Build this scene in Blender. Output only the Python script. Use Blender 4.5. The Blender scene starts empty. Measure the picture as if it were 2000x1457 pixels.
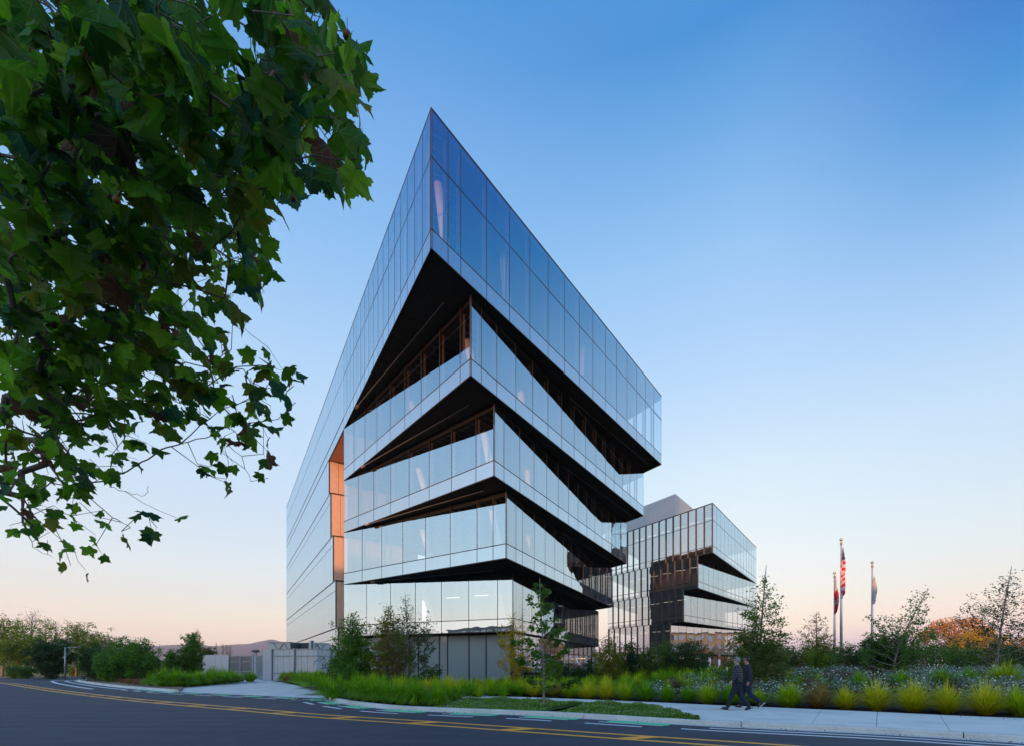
import bpy, math, random
import numpy as np
from mathutils import Vector, Matrix, noise
R = math.radians
rnd = random.Random(7)
rng = np.random.default_rng(11)
scene = bpy.context.scene
COL = scene.collection

# ------------------------------------------------------------------ camera
F, CX, HY, EYE = 944.0, 1000.0, 1303.0, 1.55      # focal length in photo pixels, horizon row, eye height
cam_d = bpy.data.cameras.new('camera'); cam = bpy.data.objects.new('camera', cam_d); COL.objects.link(cam)
cam_d.sensor_width = 36; cam_d.lens = 36 * F / 2000
cam_d.shift_y = (HY - 728.5) / 2000
cam_d.clip_start = 0.05; cam_d.clip_end = 20000
cam.location = (0, 0, EYE); cam.rotation_euler = (R(90), 0, 0)
scene.camera = cam

# ------------------------------------------------------------------ sun and sky
SUN_AZ = math.atan2(0.42, 1.0)      # the light travels towards +Y, a little to the right
SUN_EL = R(2.7)
sd = bpy.data.lights.new('sun', 'SUN'); sd.energy = 5.0; sd.angle = R(0.5); sd.color = (1.0, 0.43, 0.17)
sun = bpy.data.objects.new('sun', sd); COL.objects.link(sun)
trav = Vector((math.sin(SUN_AZ) * math.cos(SUN_EL), math.cos(SUN_AZ) * math.cos(SUN_EL), -math.sin(SUN_EL)))
sun.rotation_euler = trav.to_track_quat('-Z', 'Y').to_euler()
sun.location = (0, -60, 60)

def lin(c):
    return tuple(((v / 255) / 12.92 if v <= 10 else ((v / 255 + 0.055) / 1.055) ** 2.4) for v in c)

world = bpy.data.worlds.new('World'); scene.world = world; world.use_nodes = True
wn, wl = world.node_tree.nodes, world.node_tree.links
wn.clear()
def W_(t, **k):
    n = wn.new(t)
    for a, b in k.items(): setattr(n, a, b)
    return n
def wmath(op, a, b=None, c=None, clamp=False):
    n = W_('ShaderNodeMath', operation=op); n.use_clamp = clamp
    for i, v in enumerate((a, b, c)):
        if v is None: continue
        if isinstance(v, (int, float)): n.inputs[i].default_value = v
        else: wl.new(v, n.inputs[i])
    return n.outputs[0]
tc = W_('ShaderNodeTexCoord'); sx = W_('ShaderNodeSeparateXYZ'); wl.new(tc.outputs['Generated'], sx.inputs[0])
el = wmath('DIVIDE', wmath('ARCSINE', wmath('MAXIMUM', sx.outputs[2], 0.0)), math.pi / 2)
def sky_ramp(stops):
    r = W_('ShaderNodeValToRGB'); wl.new(el, r.inputs[0]); e = r.color_ramp.elements
    while len(e) > 1: e.remove(e[-1])
    for i, (a, c) in enumerate(stops):
        q = e[0] if i == 0 else e.new(a / 90)
        q.position = a / 90; c = lin(c); hi = min(1, max(0, (a - 22) / 18)); lo = 1 + .13 * max(0, min(1, (7 - a) / 4))
        q.color = (max(.002, c[0] * lo - .064 * hi), max(.02, c[1] * lo - .040 * hi), c[2] * (1 + (lo - 1) * .6), 1)
    r.color_ramp.interpolation = 'B_SPLINE' if False else 'EASE' if False else 'LINEAR'
    return r.outputs[0]
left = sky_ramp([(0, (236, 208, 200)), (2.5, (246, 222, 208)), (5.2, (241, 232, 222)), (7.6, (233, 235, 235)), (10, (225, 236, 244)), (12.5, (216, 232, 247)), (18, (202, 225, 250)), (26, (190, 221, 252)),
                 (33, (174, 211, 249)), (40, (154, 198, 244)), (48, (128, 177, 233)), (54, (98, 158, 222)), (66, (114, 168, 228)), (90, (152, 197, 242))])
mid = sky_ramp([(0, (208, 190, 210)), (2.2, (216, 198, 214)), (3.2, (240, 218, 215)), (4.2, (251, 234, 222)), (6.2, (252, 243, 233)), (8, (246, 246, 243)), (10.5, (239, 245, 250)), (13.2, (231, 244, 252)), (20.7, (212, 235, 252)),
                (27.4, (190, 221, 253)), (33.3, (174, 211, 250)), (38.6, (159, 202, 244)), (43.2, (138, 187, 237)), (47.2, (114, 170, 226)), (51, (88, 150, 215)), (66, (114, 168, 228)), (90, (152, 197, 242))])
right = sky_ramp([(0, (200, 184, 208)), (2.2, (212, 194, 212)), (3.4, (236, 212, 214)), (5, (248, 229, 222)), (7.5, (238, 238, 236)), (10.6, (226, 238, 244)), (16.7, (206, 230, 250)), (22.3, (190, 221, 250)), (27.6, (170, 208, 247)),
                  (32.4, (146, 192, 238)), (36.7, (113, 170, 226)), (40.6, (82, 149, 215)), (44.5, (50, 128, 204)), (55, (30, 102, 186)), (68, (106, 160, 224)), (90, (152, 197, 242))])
azi = wmath('ARCTAN2', sx.outputs[0], sx.outputs[1])
def azstep(a, b):
    q = W_('ShaderNodeMapRange'); q.interpolation_type = 'SMOOTHSTEP'; wl.new(azi, q.inputs[0]); q.inputs[1].default_value = R(a); q.inputs[2].default_value = R(b); return q.outputs[0]
# the blue side ends again towards the sun
azf = wmath('MULTIPLY', azstep(24, 50), wmath('SUBTRACT', 1.0, azstep(100, 165)))
azl = wmath('MULTIPLY', wmath('MULTIPLY', azstep(-165, -100), wmath('SUBTRACT', 1.0, azstep(-66, -34))), .95)
azf = wmath('ADD', azf, azl)
amid = wmath('MULTIPLY', azstep(-14, 26), wmath('SUBTRACT', 1.0, azstep(110, 170)))
mxm = W_('ShaderNodeMix', data_type='RGBA'); wl.new(amid, mxm.inputs[0]); wl.new(left, mxm.inputs[6]); wl.new(mid, mxm.inputs[7])
mx = W_('ShaderNodeMix', data_type='RGBA'); wl.new(azf, mx.inputs[0]); wl.new(mxm.outputs[2], mx.inputs[6]); wl.new(right, mx.inputs[7])
nz = W_('ShaderNodeTexNoise'); nz.inputs['Scale'].default_value = 2.2; nz.inputs['Detail'].default_value = 4
mp = W_('ShaderNodeMapping'); mp.inputs['Scale'].default_value = (1, 1, 6); wl.new(tc.outputs['Generated'], mp.inputs[0]); wl.new(mp.outputs[0], nz.inputs['Vector'])
vr = W_('ShaderNodeMapRange'); wl.new(nz.outputs[0], vr.inputs[0]); vr.inputs[3].default_value = 0.98; vr.inputs[4].default_value = 1.02
mv = W_('ShaderNodeVectorMath', operation='SCALE'); wl.new(mx.outputs[2], mv.inputs[0]); 
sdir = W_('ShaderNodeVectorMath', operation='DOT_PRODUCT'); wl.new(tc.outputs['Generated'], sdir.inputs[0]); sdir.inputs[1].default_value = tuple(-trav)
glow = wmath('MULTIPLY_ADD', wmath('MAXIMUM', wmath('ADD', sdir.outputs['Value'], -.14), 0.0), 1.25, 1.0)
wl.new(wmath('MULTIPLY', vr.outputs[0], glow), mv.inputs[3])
sky = W_('ShaderNodeTexSky'); sky.sky_type = 'NISHITA'; sky.sun_disc = False
sky.sun_elevation = SUN_EL; sky.sun_rotation = math.pi + SUN_AZ; sky.air_density = 1.3; sky.dust_density = 1.5
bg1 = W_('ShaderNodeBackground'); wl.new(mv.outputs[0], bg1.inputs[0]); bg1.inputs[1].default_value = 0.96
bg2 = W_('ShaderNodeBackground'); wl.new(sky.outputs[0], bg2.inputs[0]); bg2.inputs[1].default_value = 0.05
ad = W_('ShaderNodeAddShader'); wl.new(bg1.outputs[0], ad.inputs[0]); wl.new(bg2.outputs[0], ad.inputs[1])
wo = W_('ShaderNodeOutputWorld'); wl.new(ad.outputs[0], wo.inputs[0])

vs = scene.view_settings
vs.view_transform = 'Standard'; vs.look = 'None'; vs.gamma = 1; vs.exposure = 0.0; vs.use_curve_mapping = False
cy = scene.cycles
cy.max_bounces = 7; cy.diffuse_bounces = 4; cy.glossy_bounces = 4; cy.transmission_bounces = 3; cy.transparent_max_bounces = 10
cy.sample_clamp_indirect = 4; cy.use_denoising = True; cy.caustics_reflective = False; cy.caustics_refractive = False
try: cy.denoiser = 'OPENIMAGEDENOISE'
except Exception: pass

# ------------------------------------------------------------------ helpers
def Wp(x, y, D): return Vector(((x - CX) / F * D, D, EYE + (HY - y) / F * D))
def G(x, y, z=0.0):
    D = (EYE - z) * F / (y - HY); return Vector(((x - CX) / F * D, D, z))
def setp(o, label=None, cat=None, group=None, kind=None):
    for k, v in (('label', label), ('category', cat), ('group', group), ('kind', kind)):
        if v: o[k] = v
    return o
def link(name, me, parent=None, mat=None):
    o = bpy.data.objects.new(name, me); COL.objects.link(o)
    if mat is not None and me is not None and not me.materials: me.materials.append(mat)
    if parent: o.parent = parent
    return o
def empty(name, loc=(0, 0, 0), label=None, cat=None, group=None):
    o = bpy.data.objects.new(name, None); COL.objects.link(o); o.location = loc; o.empty_display_size = .3
    return setp(o, label, cat, group)
class MB:
    """collects faces of one mesh"""
    def __init__(s): s.v = []; s.f = []; s.m = []; s.mi = 0
    def add(s, vs_, fs):
        b = len(s.v); s.v += [tuple(p) for p in vs_]; s.f += [tuple(i + b for i in f) for f in fs]; s.m += [s.mi] * len(fs)
    def box(s, c, size, rz=0.0):
        hx, hy, hz = size[0] / 2, size[1] / 2, size[2] / 2; ca, sa = math.cos(rz), math.sin(rz); P = []
        for z in (-hz, hz):
            for x, y in ((-hx, -hy), (hx, -hy), (hx, hy), (-hx, hy)):
                P.append((c[0] + x * ca - y * sa, c[1] + x * sa + y * ca, c[2] + z))
        s.add(P, [(0, 3, 2, 1), (4, 5, 6, 7), (0, 1, 5, 4), (1, 2, 6, 5), (2, 3, 7, 6), (3, 0, 4, 7)])
    def prism(s, poly, z0, z1):
        a = sum(poly[i][0] * poly[(i + 1) % len(poly)][1] - poly[(i + 1) % len(poly)][0] * poly[i][1] for i in range(len(poly)))
        if a < 0: poly = poly[::-1]
        n = len(poly); P = [(p[0], p[1], z0) for p in poly] + [(p[0], p[1], z1) for p in poly]
        s.add(P, [tuple(range(n))[::-1], tuple(range(n, 2 * n))] + [(i, (i + 1) % n, n + (i + 1) % n, n + i) for i in range(n)])
    def bar(s, a, b, r, r2=None, n=6):
        a = Vector(a); b = Vector(b); r2 = r if r2 is None else r2; d = b - a
        if d.length < 1e-6: return
        q = d.normalized(); u = q.orthogonal().normalized(); w = q.cross(u); P = []
        for c, rr in ((a, r), (b, r2)):
            for i in range(n):
                t = 2 * math.pi * i / n; P.append(c + (u * math.cos(t) + w * math.sin(t)) * rr)
        s.add(P, [(i, (i + 1) % n, n + (i + 1) % n, n + i) for i in range(n)] + [tuple(range(n))[::-1], tuple(range(n, 2 * n))])
    def tube(s, pts, rad, n=6):
        pts = [Vector(p) for p in pts]; P = []; u = None
        for i, p in enumerate(pts):
            d = (pts[min(i + 1, len(pts) - 1)] - pts[max(i - 1, 0)]).normalized()
            u = d.orthogonal().normalized() if u is None else (u - d * u.dot(d)).normalized()
            w = d.cross(u)
            for k in range(n):
                t = 2 * math.pi * k / n; P.append(p + (u * math.cos(t) + w * math.sin(t)) * rad[i])
        fs = []
        for i in range(len(pts) - 1):
            for k in range(n):
                a = i * n + k; b = i * n + (k + 1) % n; fs.append((a, b, b + n, a + n))
        fs += [tuple(range(n))[::-1], tuple(range((len(pts) - 1) * n, len(pts) * n))]
        s.add(P, fs)
    def sphere(s, c, r, n=10, m=6, sc=(1, 1, 1)):
        P = []; fs = []
        for i in range(m + 1):
            ph = math.pi * i / m
            for k in range(n):
                t = 2 * math.pi * k / n
                P.append((c[0] + r * sc[0] * math.sin(ph) * math.cos(t), c[1] + r * sc[1] * math.sin(ph) * math.sin(t), c[2] + r * sc[2] * math.cos(ph)))
        for i in range(m):
            for k in range(n):
                fs.append((i * n + k, (i + 1) * n + k, (i + 1) * n + (k + 1) % n, i * n + (k + 1) % n))
        s.add(P, fs)
    def mesh(s, name, mats=()):
        me = bpy.data.meshes.new(name); me.from_pydata(s.v, [], s.f)
        for m in mats: me.materials.append(m)
        if len(mats) > 1: me.polygons.foreach_set('material_index', s.m)
        me.update(); return me
    def build(s, name, mat, parent=None, smooth=False):
        mats = mat if isinstance(mat, (list, tuple)) else [mat]
        me = s.mesh(name, mats)
        if smooth: me.polygons.foreach_set('use_smooth', [True] * len(me.polygons))
        return link(name, me, parent)
def np_mesh(name, V, Fq, mats, attr=None, uv=None, mi=None):
    """V (n,3) array, Fq (m,k) array of equal-sized faces"""
    me = bpy.data.meshes.new(name); V = np.ascontiguousarray(V, dtype=np.float32); Fq = np.ascontiguousarray(Fq, dtype=np.int32)
    k = Fq.shape[1]; me.vertices.add(len(V)); me.vertices.foreach_set('co', V.ravel())
    me.loops.add(Fq.size); me.loops.foreach_set('vertex_index', Fq.ravel())
    me.polygons.add(len(Fq)); me.polygons.foreach_set('loop_start', np.arange(0, Fq.size, k, dtype=np.int32))
    for m in mats: me.materials.append(m)
    if mi is not None: me.polygons.foreach_set('material_index', np.asarray(mi, dtype=np.int32))
    me.update(calc_edges=True)
    if attr is not None:
        a = me.attributes.new('v', 'FLOAT', 'POINT'); a.data.foreach_set('value', np.asarray(attr, dtype=np.float32))
    if uv is not None:
        u = me.uv_layers.new(name='uv'); u.data.foreach_set('uv', np.asarray(uv, dtype=np.float32)[Fq.ravel()].ravel())
    return me

# ------------------------------------------------------------------ materials
class NT:
    def __init__(s, name):
        s.m = bpy.data.materials.new(name); s.m.use_nodes = True; s.n = s.m.node_tree.nodes; s.l = s.m.node_tree.links; s.n.clear()
        s.out = s.n.new('ShaderNodeOutputMaterial')
    def new(s, t, **k):
        q = s.n.new(t)
        for a, b in k.items(): setattr(q, a, b)
        return q
    def set(s, node, key, v):
        i = node.inputs[key]
        if hasattr(v, 'is_output') or isinstance(v, bpy.types.NodeSocket): s.l.new(v, i)
        else: i.default_value = v
    def noise(s, scale, detail=4, rough=.55, vec=None, out=0):
        q = s.new('ShaderNodeTexNoise'); q.inputs['Scale'].default_value = scale; q.inputs['Detail'].default_value = detail; q.inputs['Roughness'].default_value = rough
        if vec is None: vec = s.new('ShaderNodeNewGeometry').outputs['Position']
        s.l.new(vec, q.inputs['Vector']); return q.outputs[out]
    def math(s, op, a, b=None, clamp=False):
        q = s.new('ShaderNodeMath', operation=op); q.use_clamp = clamp; s.set(q, 0, a)
        if b is not None: s.set(q, 1, b)
        return q.outputs[0]
    def ramp(s, fac, stops):
        q = s.new('ShaderNodeValToRGB'); s.l.new(fac, q.inputs[0]); e = q.color_ramp.elements
        while len(e) > 1: e.remove(e[-1])
        for i, (a, c) in enumerate(stops):
            w = e[0] if i == 0 else e.new(a)
            w.position = a; w.color = tuple(c) + (1,) if len(c) == 3 else c
        return q.outputs[0]
    def mapr(s, v, a, b, c, d):
        q = s.new('ShaderNodeMapRange'); s.l.new(v, q.inputs[0])
        for i, x in enumerate((a, b, c, d)): q.inputs[i + 1].default_value = x
        return q.outputs[0]
    def mix(s, f, a, b):
        q = s.new('ShaderNodeMix', data_type='RGBA'); s.set(q, 0, f)
        for k, v in ((6, a), (7, b)):
            if isinstance(v, tuple): q.inputs[k].default_value = v + (1,) if len(v) == 3 else v
            else: s.l.new(v, q.inputs[k])
        return q.outputs[2]
    def bump(s, h, strength=.3, dist=.02):
        q = s.new('ShaderNodeBump'); q.inputs['Strength'].default_value = strength; q.inputs['Distance'].default_value = dist; s.l.new(h, q.inputs['Height']); return q.outputs[0]
    def prin(s, col, rough=.6, metal=0.0, normal=None, spec=.5):
        q = s.new('ShaderNodeBsdfPrincipled')
        for k, v in (('Base Color', col if not isinstance(col, tuple) or len(col) == 4 else col + (1,)), ('Roughness', rough), ('Metallic', metal), ('Specular IOR Level', spec)): s.set(q, k, v)
        if normal is not None: s.l.new(normal, q.inputs['Normal'])
        return q.outputs[0]
    def done(s, sh): s.l.new(sh, s.out.inputs[0]); return s.m
def plain(name, col, rough=.6, metal=0.0, var=.15, scale=3.0, spec=.5, bump=0.0):
    t = NT(name); n = t.noise(scale, 5)
    c = t.mix(t.mapr(n, .3, .7, 0, 1), tuple(v * (1 - var) for v in col), tuple(min(1, v * (1 + var)) for v in col))
    nm = t.bump(t.noise(scale * 8, 3), bump, .01) if bump else None
    return t.done(t.prin(c, rough, metal, nm, spec))
def emis(name, col, s):
    t = NT(name); e = t.new('ShaderNodeEmission'); e.inputs[0].default_value = col + (1,); e.inputs[1].default_value = s; return t.done(e.outputs[0])
def leafmat(name, a, b, c=None, transl=.45, rough=.5):
    """leaf colour runs a..b (..c) over the leaf's own random value"""
    t = NT(name); at = t.new('ShaderNodeAttribute'); at.attribute_name = 'v'; fac = at.outputs['Fac']
    st = [(0, a), (.75, b)] + ([(1.0, c)] if c else [])
    col = t.ramp(fac, st)
    d = t.prin(col, rough, 0, None, .25); tr = t.new('ShaderNodeBsdfTranslucent'); t.l.new(col, tr.inputs[0])
    m = t.new('ShaderNodeMixShader'); m.inputs[0].default_value = transl; t.l.new(d, m.inputs[1]); t.l.new(tr.outputs[0], m.inputs[2])
    return t.done(m.outputs[0])
def glassmat(name, refl=.58, graze=1.0, tint=(.86, .92, .97), thru=(.42, .45, .46), wav=.12, opaque=None, scale=.45):
    t = NT(name)
    n = t.noise(scale, 2, .5); nb = t.bump(n, wav, .05)
    lw = t.new('ShaderNodeLayerWeight'); lw.inputs[0].default_value = .5
    fac = t.mapr(t.math('POWER', lw.outputs['Facing'], 2.0), 0, 1, refl, graze)
    streak = t.new('ShaderNodeTexNoise'); mp_ = t.new('ShaderNodeMapping'); mp_.inputs['Scale'].default_value = (2.2, 2.2, .04)
    t.l.new(t.new('ShaderNodeNewGeometry').outputs['Position'], mp_.inputs[0]); t.l.new(mp_.outputs[0], streak.inputs['Vector']); streak.inputs['Scale'].default_value = 1.0
    k = t.mapr(streak.outputs[0], .3, .7, .96, 1.0)
    oi = t.new('ShaderNodeObjectInfo'); k2 = t.mapr(oi.outputs['Random'], 0, 1, .94, 1.0)
    sc = t.new('ShaderNodeVectorMath', operation='SCALE'); sc.inputs[0].default_value = tint; t.l.new(t.math('MULTIPLY', k, k2), sc.inputs[3])
    g = t.new('ShaderNodeBsdfGlossy'); g.inputs['Roughness'].default_value = .0; t.l.new(sc.outputs[0], g.inputs[0]); t.l.new(nb, g.inputs['Normal'])
    if opaque: b = t.prin(opaque, .6)
    else:
        q = t.new('ShaderNodeBsdfTransparent'); q.inputs[0].default_value = thru + (1,); b = q.outputs[0]
    m = t.new('ShaderNodeMixShader'); t.l.new(fac, m.inputs[0]); t.l.new(b, m.inputs[1]); t.l.new(g.outputs[0], m.inputs[2])
    return t.done(m.outputs[0])

M = {}
M['glass'] = glassmat('vision_glass', refl=.47, thru=(.92, .93, .93), tint=(.74, .90, 1.0))
M['spandrel'] = glassmat('spandrel_glass', refl=.52, tint=(.74, .89, 1.0), opaque=(.11, .13, .15))
M['glass_wavy'] = glassmat('wavy_glass', refl=.58, tint=(.86, .94, .98), wav=.08, thru=(.85, .86, .86), scale=.6)
M['glass_dim'] = glassmat('ground_floor_glass', refl=.07, graze=.35, tint=(.8, .86, .9), opaque=(.20, .24, .245), wav=.06)
M['bronze'] = plain('dark_bronze_metal', (.045, .035, .033), .45, .4)
M['copper'] = plain('copper_metal', (.42, .24, .17), .45, .5)
M['fin'] = plain('bronze_fin_metal', (.13, .10, .09), .65, .0, spec=.15)
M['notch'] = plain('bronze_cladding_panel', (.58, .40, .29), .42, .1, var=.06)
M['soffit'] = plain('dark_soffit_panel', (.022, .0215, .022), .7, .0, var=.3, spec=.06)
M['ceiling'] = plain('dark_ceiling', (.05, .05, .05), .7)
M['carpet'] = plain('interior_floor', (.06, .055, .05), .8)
M['white_paint'] = plain('white_column_paint', (.84, .80, .76), .5, var=.03)
M['grey_clad'] = plain('grey_standing_seam', (.42, .44, .47), .45, .3, var=.05)
M['concrete'] = None
M['fence_metal'] = plain('pale_fence_panel', (.44, .44, .45), .5, .2, var=.05)
M['steel_post'] = plain('galvanised_steel_post', (.26, .29, .33), .45, .5, var=.08)
M['gate_grey'] = plain('dark_grey_gate', (.14, .145, .16), .5, .3, var=.1)
M['pole'] = plain('brushed_aluminium_pole', (.55, .55, .58), .42, .5, var=.04)
M['gold'] = plain('gilded_ball', (.75, .6, .35), .3, 1.0)
M['lightstrip'] = emis('lit_ceiling_strip', (1.0, .86, .66), 1.3)
M['warmlight'] = emis('warm_lamp', (1.0, .55, .2), 9.0)
M['bark'] = plain('tree_bark', (.16, .12, .095), .9, var=.35, scale=9, bump=.5)
M['bark_pale'] = plain('pale_bark', (.24, .20, .17), .85, var=.3, scale=12, bump=.4)
M['leaf_green'] = leafmat('green_foliage', (.035, .090, .012), (.13, .25, .025))
M['leaf_dark'] = leafmat('dark_green_foliage', (.016, .045, .014), (.06, .12, .03))
M['leaf_olive'] = leafmat('olive_foliage', (.08, .10, .010), (.26, .26, .02), (.36, .16, .04))
M['leaf_yellow'] = leafmat('yellow_foliage', (.32, .22, .010), (.62, .42, .02), (.55, .24, .02))
M['leaf_red'] = leafmat('reddish_foliage', (.09, .05, .025), (.26, .14, .04), (.36, .14, .06))
M['leaf_fresh'] = leafmat('fresh_green_foliage', (.07, .14, .01), (.20, .32, .02))
M['leaf_conifer'] = leafmat('bright_conifer_foliage', (.04, .13, .015), (.13, .29, .025))
M['leaf_mixed'] = leafmat('mixed_foliage', (.03, .075, .015), (.14, .19, .03), (.28, .12, .05))
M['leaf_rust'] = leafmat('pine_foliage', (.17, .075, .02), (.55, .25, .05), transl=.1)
M['blade_green'] = leafmat('green_grass_blade', (.09, .24, .004), (.26, .50, .008), (.44, .62, .03))
M['blade_lime'] = leafmat('lime_grass_blade', (.24, .36, .005), (.54, .66, .012), (.70, .72, .05))
M['blade_yellow'] = leafmat('yellow_grass_blade', (.40, .40, .008), (.80, .74, .02), (.80, .66, .08))
M['blade_tan'] = leafmat('tan_grass_blade', (.22, .14, .03), (.50, .32, .07), (.60, .44, .16))
M['silver_leaf'] = leafmat('silver_leaf', (.09, .17, .09), (.30, .40, .28), (.72, .76, .74), transl=.15)
M['dry_leaf'] = leafmat('dry_brown_leaf', (.06, .028, .018), (.17, .085, .055), transl=.1)
M['cover_leaf'] = leafmat('ground_cover_leaf', (.07, .18, .012), (.24, .42, .05), (.30, .46, .06))
M['petal'] = leafmat('small_petal', (.55, .42, .42), (.75, .72, .70))

def asphalt():
    t = NT('asphalt'); pos = t.new('ShaderNodeNewGeometry').outputs['Position']
    fine = t.noise(90, 3, .7); mid = t.noise(1.1, 5, .6)
    st = t.new('ShaderNodeMapping'); st.inputs['Rotation'].default_value = (0, 0, R(28)); st.inputs['Scale'].default_value = (.12, 1.4, 1); t.l.new(pos, st.inputs[0])
    band = t.noise(1.0, 4, .6, st.outputs[0])
    spk = t.noise(16, 5, .8); v = t.math('ADD', t.math('MULTIPLY', t.math('ADD', mid, spk), .22), t.math('ADD', t.math('MULTIPLY', band, .36), t.math('MULTIPLY', fine, .20)))
    col = t.ramp(v, [(.33, (.026, .029, .040)), (.5, (.046, .050, .066)), (.67, (.078, .083, .104))])
    vor = t.new('ShaderNodeTexVoronoi'); vor.feature = 'DISTANCE_TO_EDGE'; vor.inputs['Scale'].default_value = .28; t.l.new(t.noise(.8, 3, .6, None, 1), vor.inputs['Vector'])
    return t.done(t.prin(col, .82, 0, t.bump(fine, .5, .006), .35))
def concrete(name, base, seed=0.0):
    t = NT(name); a = t.noise(.7, 5, .6); b = t.noise(14, 4, .7); c = t.noise(70, 2, .6)
    v = t.math('ADD', t.math('MULTIPLY', a, .5), t.math('ADD', t.math('MULTIPLY', b, .3), t.math('MULTIPLY', c, .2)))
    col = t.ramp(v, [(.34, tuple(x * .66 for x in base)), (.5, base), (.66, tuple(min(1, x * 1.12) for x in base))])
    return t.done(t.prin(col, .85, 0, t.bump(b, .25, .01), .3))
def soil(name, a, b, sc=6):
    t = NT(name); n = t.noise(sc, 6, .75); col = t.ramp(n, [(.35, a), (.65, b)])
    return t.done(t.prin(col, .95, 0, t.bump(t.noise(sc * 5, 4, .7), .9, .05), .2))
def paint(name, col):
    t = NT(name); n = t.noise(22, 5, .7); w = t.mapr(n, .62, .74, 0, .6)
    c = t.mix(w, col, (.06, .062, .07)); return t.done(t.prin(c, .6, 0, None, .3))
M['asphalt'] = asphalt(); M['concrete'] = concrete('kerb_concrete', (.62, .59, .54)); M['walk'] = concrete('sidewalk_concrete', (.72, .68, .62))
M['drive'] = concrete('driveway_concrete', (.68, .66, .62))
M['mulch'] = soil('dark_mulch', (.018, .012, .01), (.06, .042, .034), 9)
M['drygrass'] = soil('dry_earth', (.20, .135, .085), (.36, .26, .17), 3)
M['terrain'] = soil('field_soil', (.07, .07, .035), (.15, .13, .07), .6)
M['yellow_paint'] = paint('yellow_road_paint', (1.0, .43, .05)); M['white_paint_road'] = paint('white_road_paint', (.72, .73, .74)); M['green_paint'] = paint('green_road_paint', (.06, .62, .24))

# ------------------------------------------------------------------ ground, road, kerb, walks
def sheet(name, poly, z, mat, kind='structure', parent=None):
    b = MB(); b.add([(p[0], p[1], z) for p in poly], [tuple(range(len(poly)))]); o = b.build(name, mat, parent)
    if not parent: setp(o, kind=kind)
    if o.data.polygons[0].normal.z < 0: o.data.flip_normals()
    return o
sheet('ground', [(-7000, -400), (7000, -400), (7000, 7000), (-7000, 7000)], -.012, M['terrain'])

def smooth_line(pts, n=12):
    """Catmull-Rom through 2D points"""
    P = [Vector((p[0], p[1])) for p in pts]; out = []
    for i in range(len(P) - 1):
        p0, p1, p2, p3 = P[max(i - 1, 0)], P[i], P[i + 1], P[min(i + 2, len(P) - 1)]
        for k in range(n):
            t = k / n
            out.append(.5 * ((2 * p1) + (p2 - p0) * t + (2 * p0 - 5 * p1 + 4 * p2 - p3) * t * t + (3 * p1 - p0 - 3 * p2 + p3) * t ** 3))
    out.append(P[-1]); return out
def offset(line, d):
    out = []
    for i, p in enumerate(line):
        t = (line[min(i + 1, len(line) - 1)] - line[max(i - 1, 0)]).normalized(); out.append(p + Vector((-t.y, t.x)) * d)
    return out
def resample(line, step):
    out = [line[0]]; acc = 0.0
    for a, b in zip(line, line[1:]):
        L = (b - a).length
        if L < 1e-9: continue
        while acc + L >= step:
            f = (step - acc) / L; a = a.lerp(b, f); out.append(a.copy()); L = (b - a).length; acc = 0.0
        acc += L
    return out
# centre line of the road, walked from the right of the picture to the far left and round the bend
cl_px = [(1487, 1457), (1200, 1437.5), (860, 1413.5), (620, 1397.5), (500, 1387), (355, 1374.8), (250, 1365), (125, 1350.5), (60, 1341), (18, 1334.5)]
cl = [G(x, y).xy for x, y in cl_px]
cl = [Vector((16.5, 3.4)), Vector((10.0, 6.6))] + cl + [Vector((-60.5, 55.5)), Vector((-64.0, 66)), Vector((-64.5, 82)), Vector((-60, 105)), Vector((-52, 135))]
centre = resample(smooth_line(cl), .25)
# kerb of the building side, also walked right to left; the driveway mouth lies between KB and KC
ka = [G(x, y, 0).xy for x, y in [(2000, 1449), (1700, 1431), (1412, 1417.5), (1300, 1411), (1050, 1396.5), (800, 1386), (700, 1376.5), (655, 1369), (638, 1364)]]
ka = [Vector((17.5, 6.2)), Vector((13.6, 8.3))] + ka
kerb_a = resample(smooth_line(ka), .25)
kc = [G(x, y, 0).xy for x, y in [(345, 1351), (300, 1347), (235, 1341.5), (175, 1334), (158, 1331)]]
kc = kc + [Vector((-51.5, 57.5)), Vector((-53.6, 64)), Vector((-53.2, 82)), Vector((-49, 104)), Vector((-41, 134))]
kerb_c = resample(smooth_line(kc), .25)
mouth_a, mouth_b = kerb_a[-1], kerb_c[0]
near_edge = offset(centre, 7.5)    # far side of the road (camera side), below and outside the frame
if (near_edge[40] - Vector((0, 0))).length > (offset(centre, -7.5)[40] - Vector((0, 0))).length: near_edge = offset(centre, -7.5)
kerb_side = kerb_a + [mouth_a.lerp(mouth_b, i / 10) for i in range(1, 10)] + kerb_c
def strip_mesh(name, A, B, z, mat, parent=None, kind=None):
    n = min(len(A), len(B)); b = MB(); P = [(p.x, p.y, z) for p in A[:n]] + [(p.x, p.y, z) for p in B[:n]]
    b.add(P, [(i, i + 1, n + i + 1, n + i) for i in range(n - 1)]); o = b.build(name, mat, parent)
    if o.data.polygons[0].normal.z < 0: o.data.flip_normals()
    if kind: setp(o, kind=kind)
    return o
def even(line, n):
    L = [0.0]
    for a, b in zip(line, line[1:]): L.append(L[-1] + (b - a).length)
    out = []; j = 0
    for k in range(n):
        s = L[-1] * k / (n - 1)
        while j < len(L) - 2 and L[j + 1] < s: j += 1
        f = (s - L[j]) / max(L[j + 1] - L[j], 1e-9); out.append(line[j].lerp(line[j + 1], min(1, max(0, f))))
    return out
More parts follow.
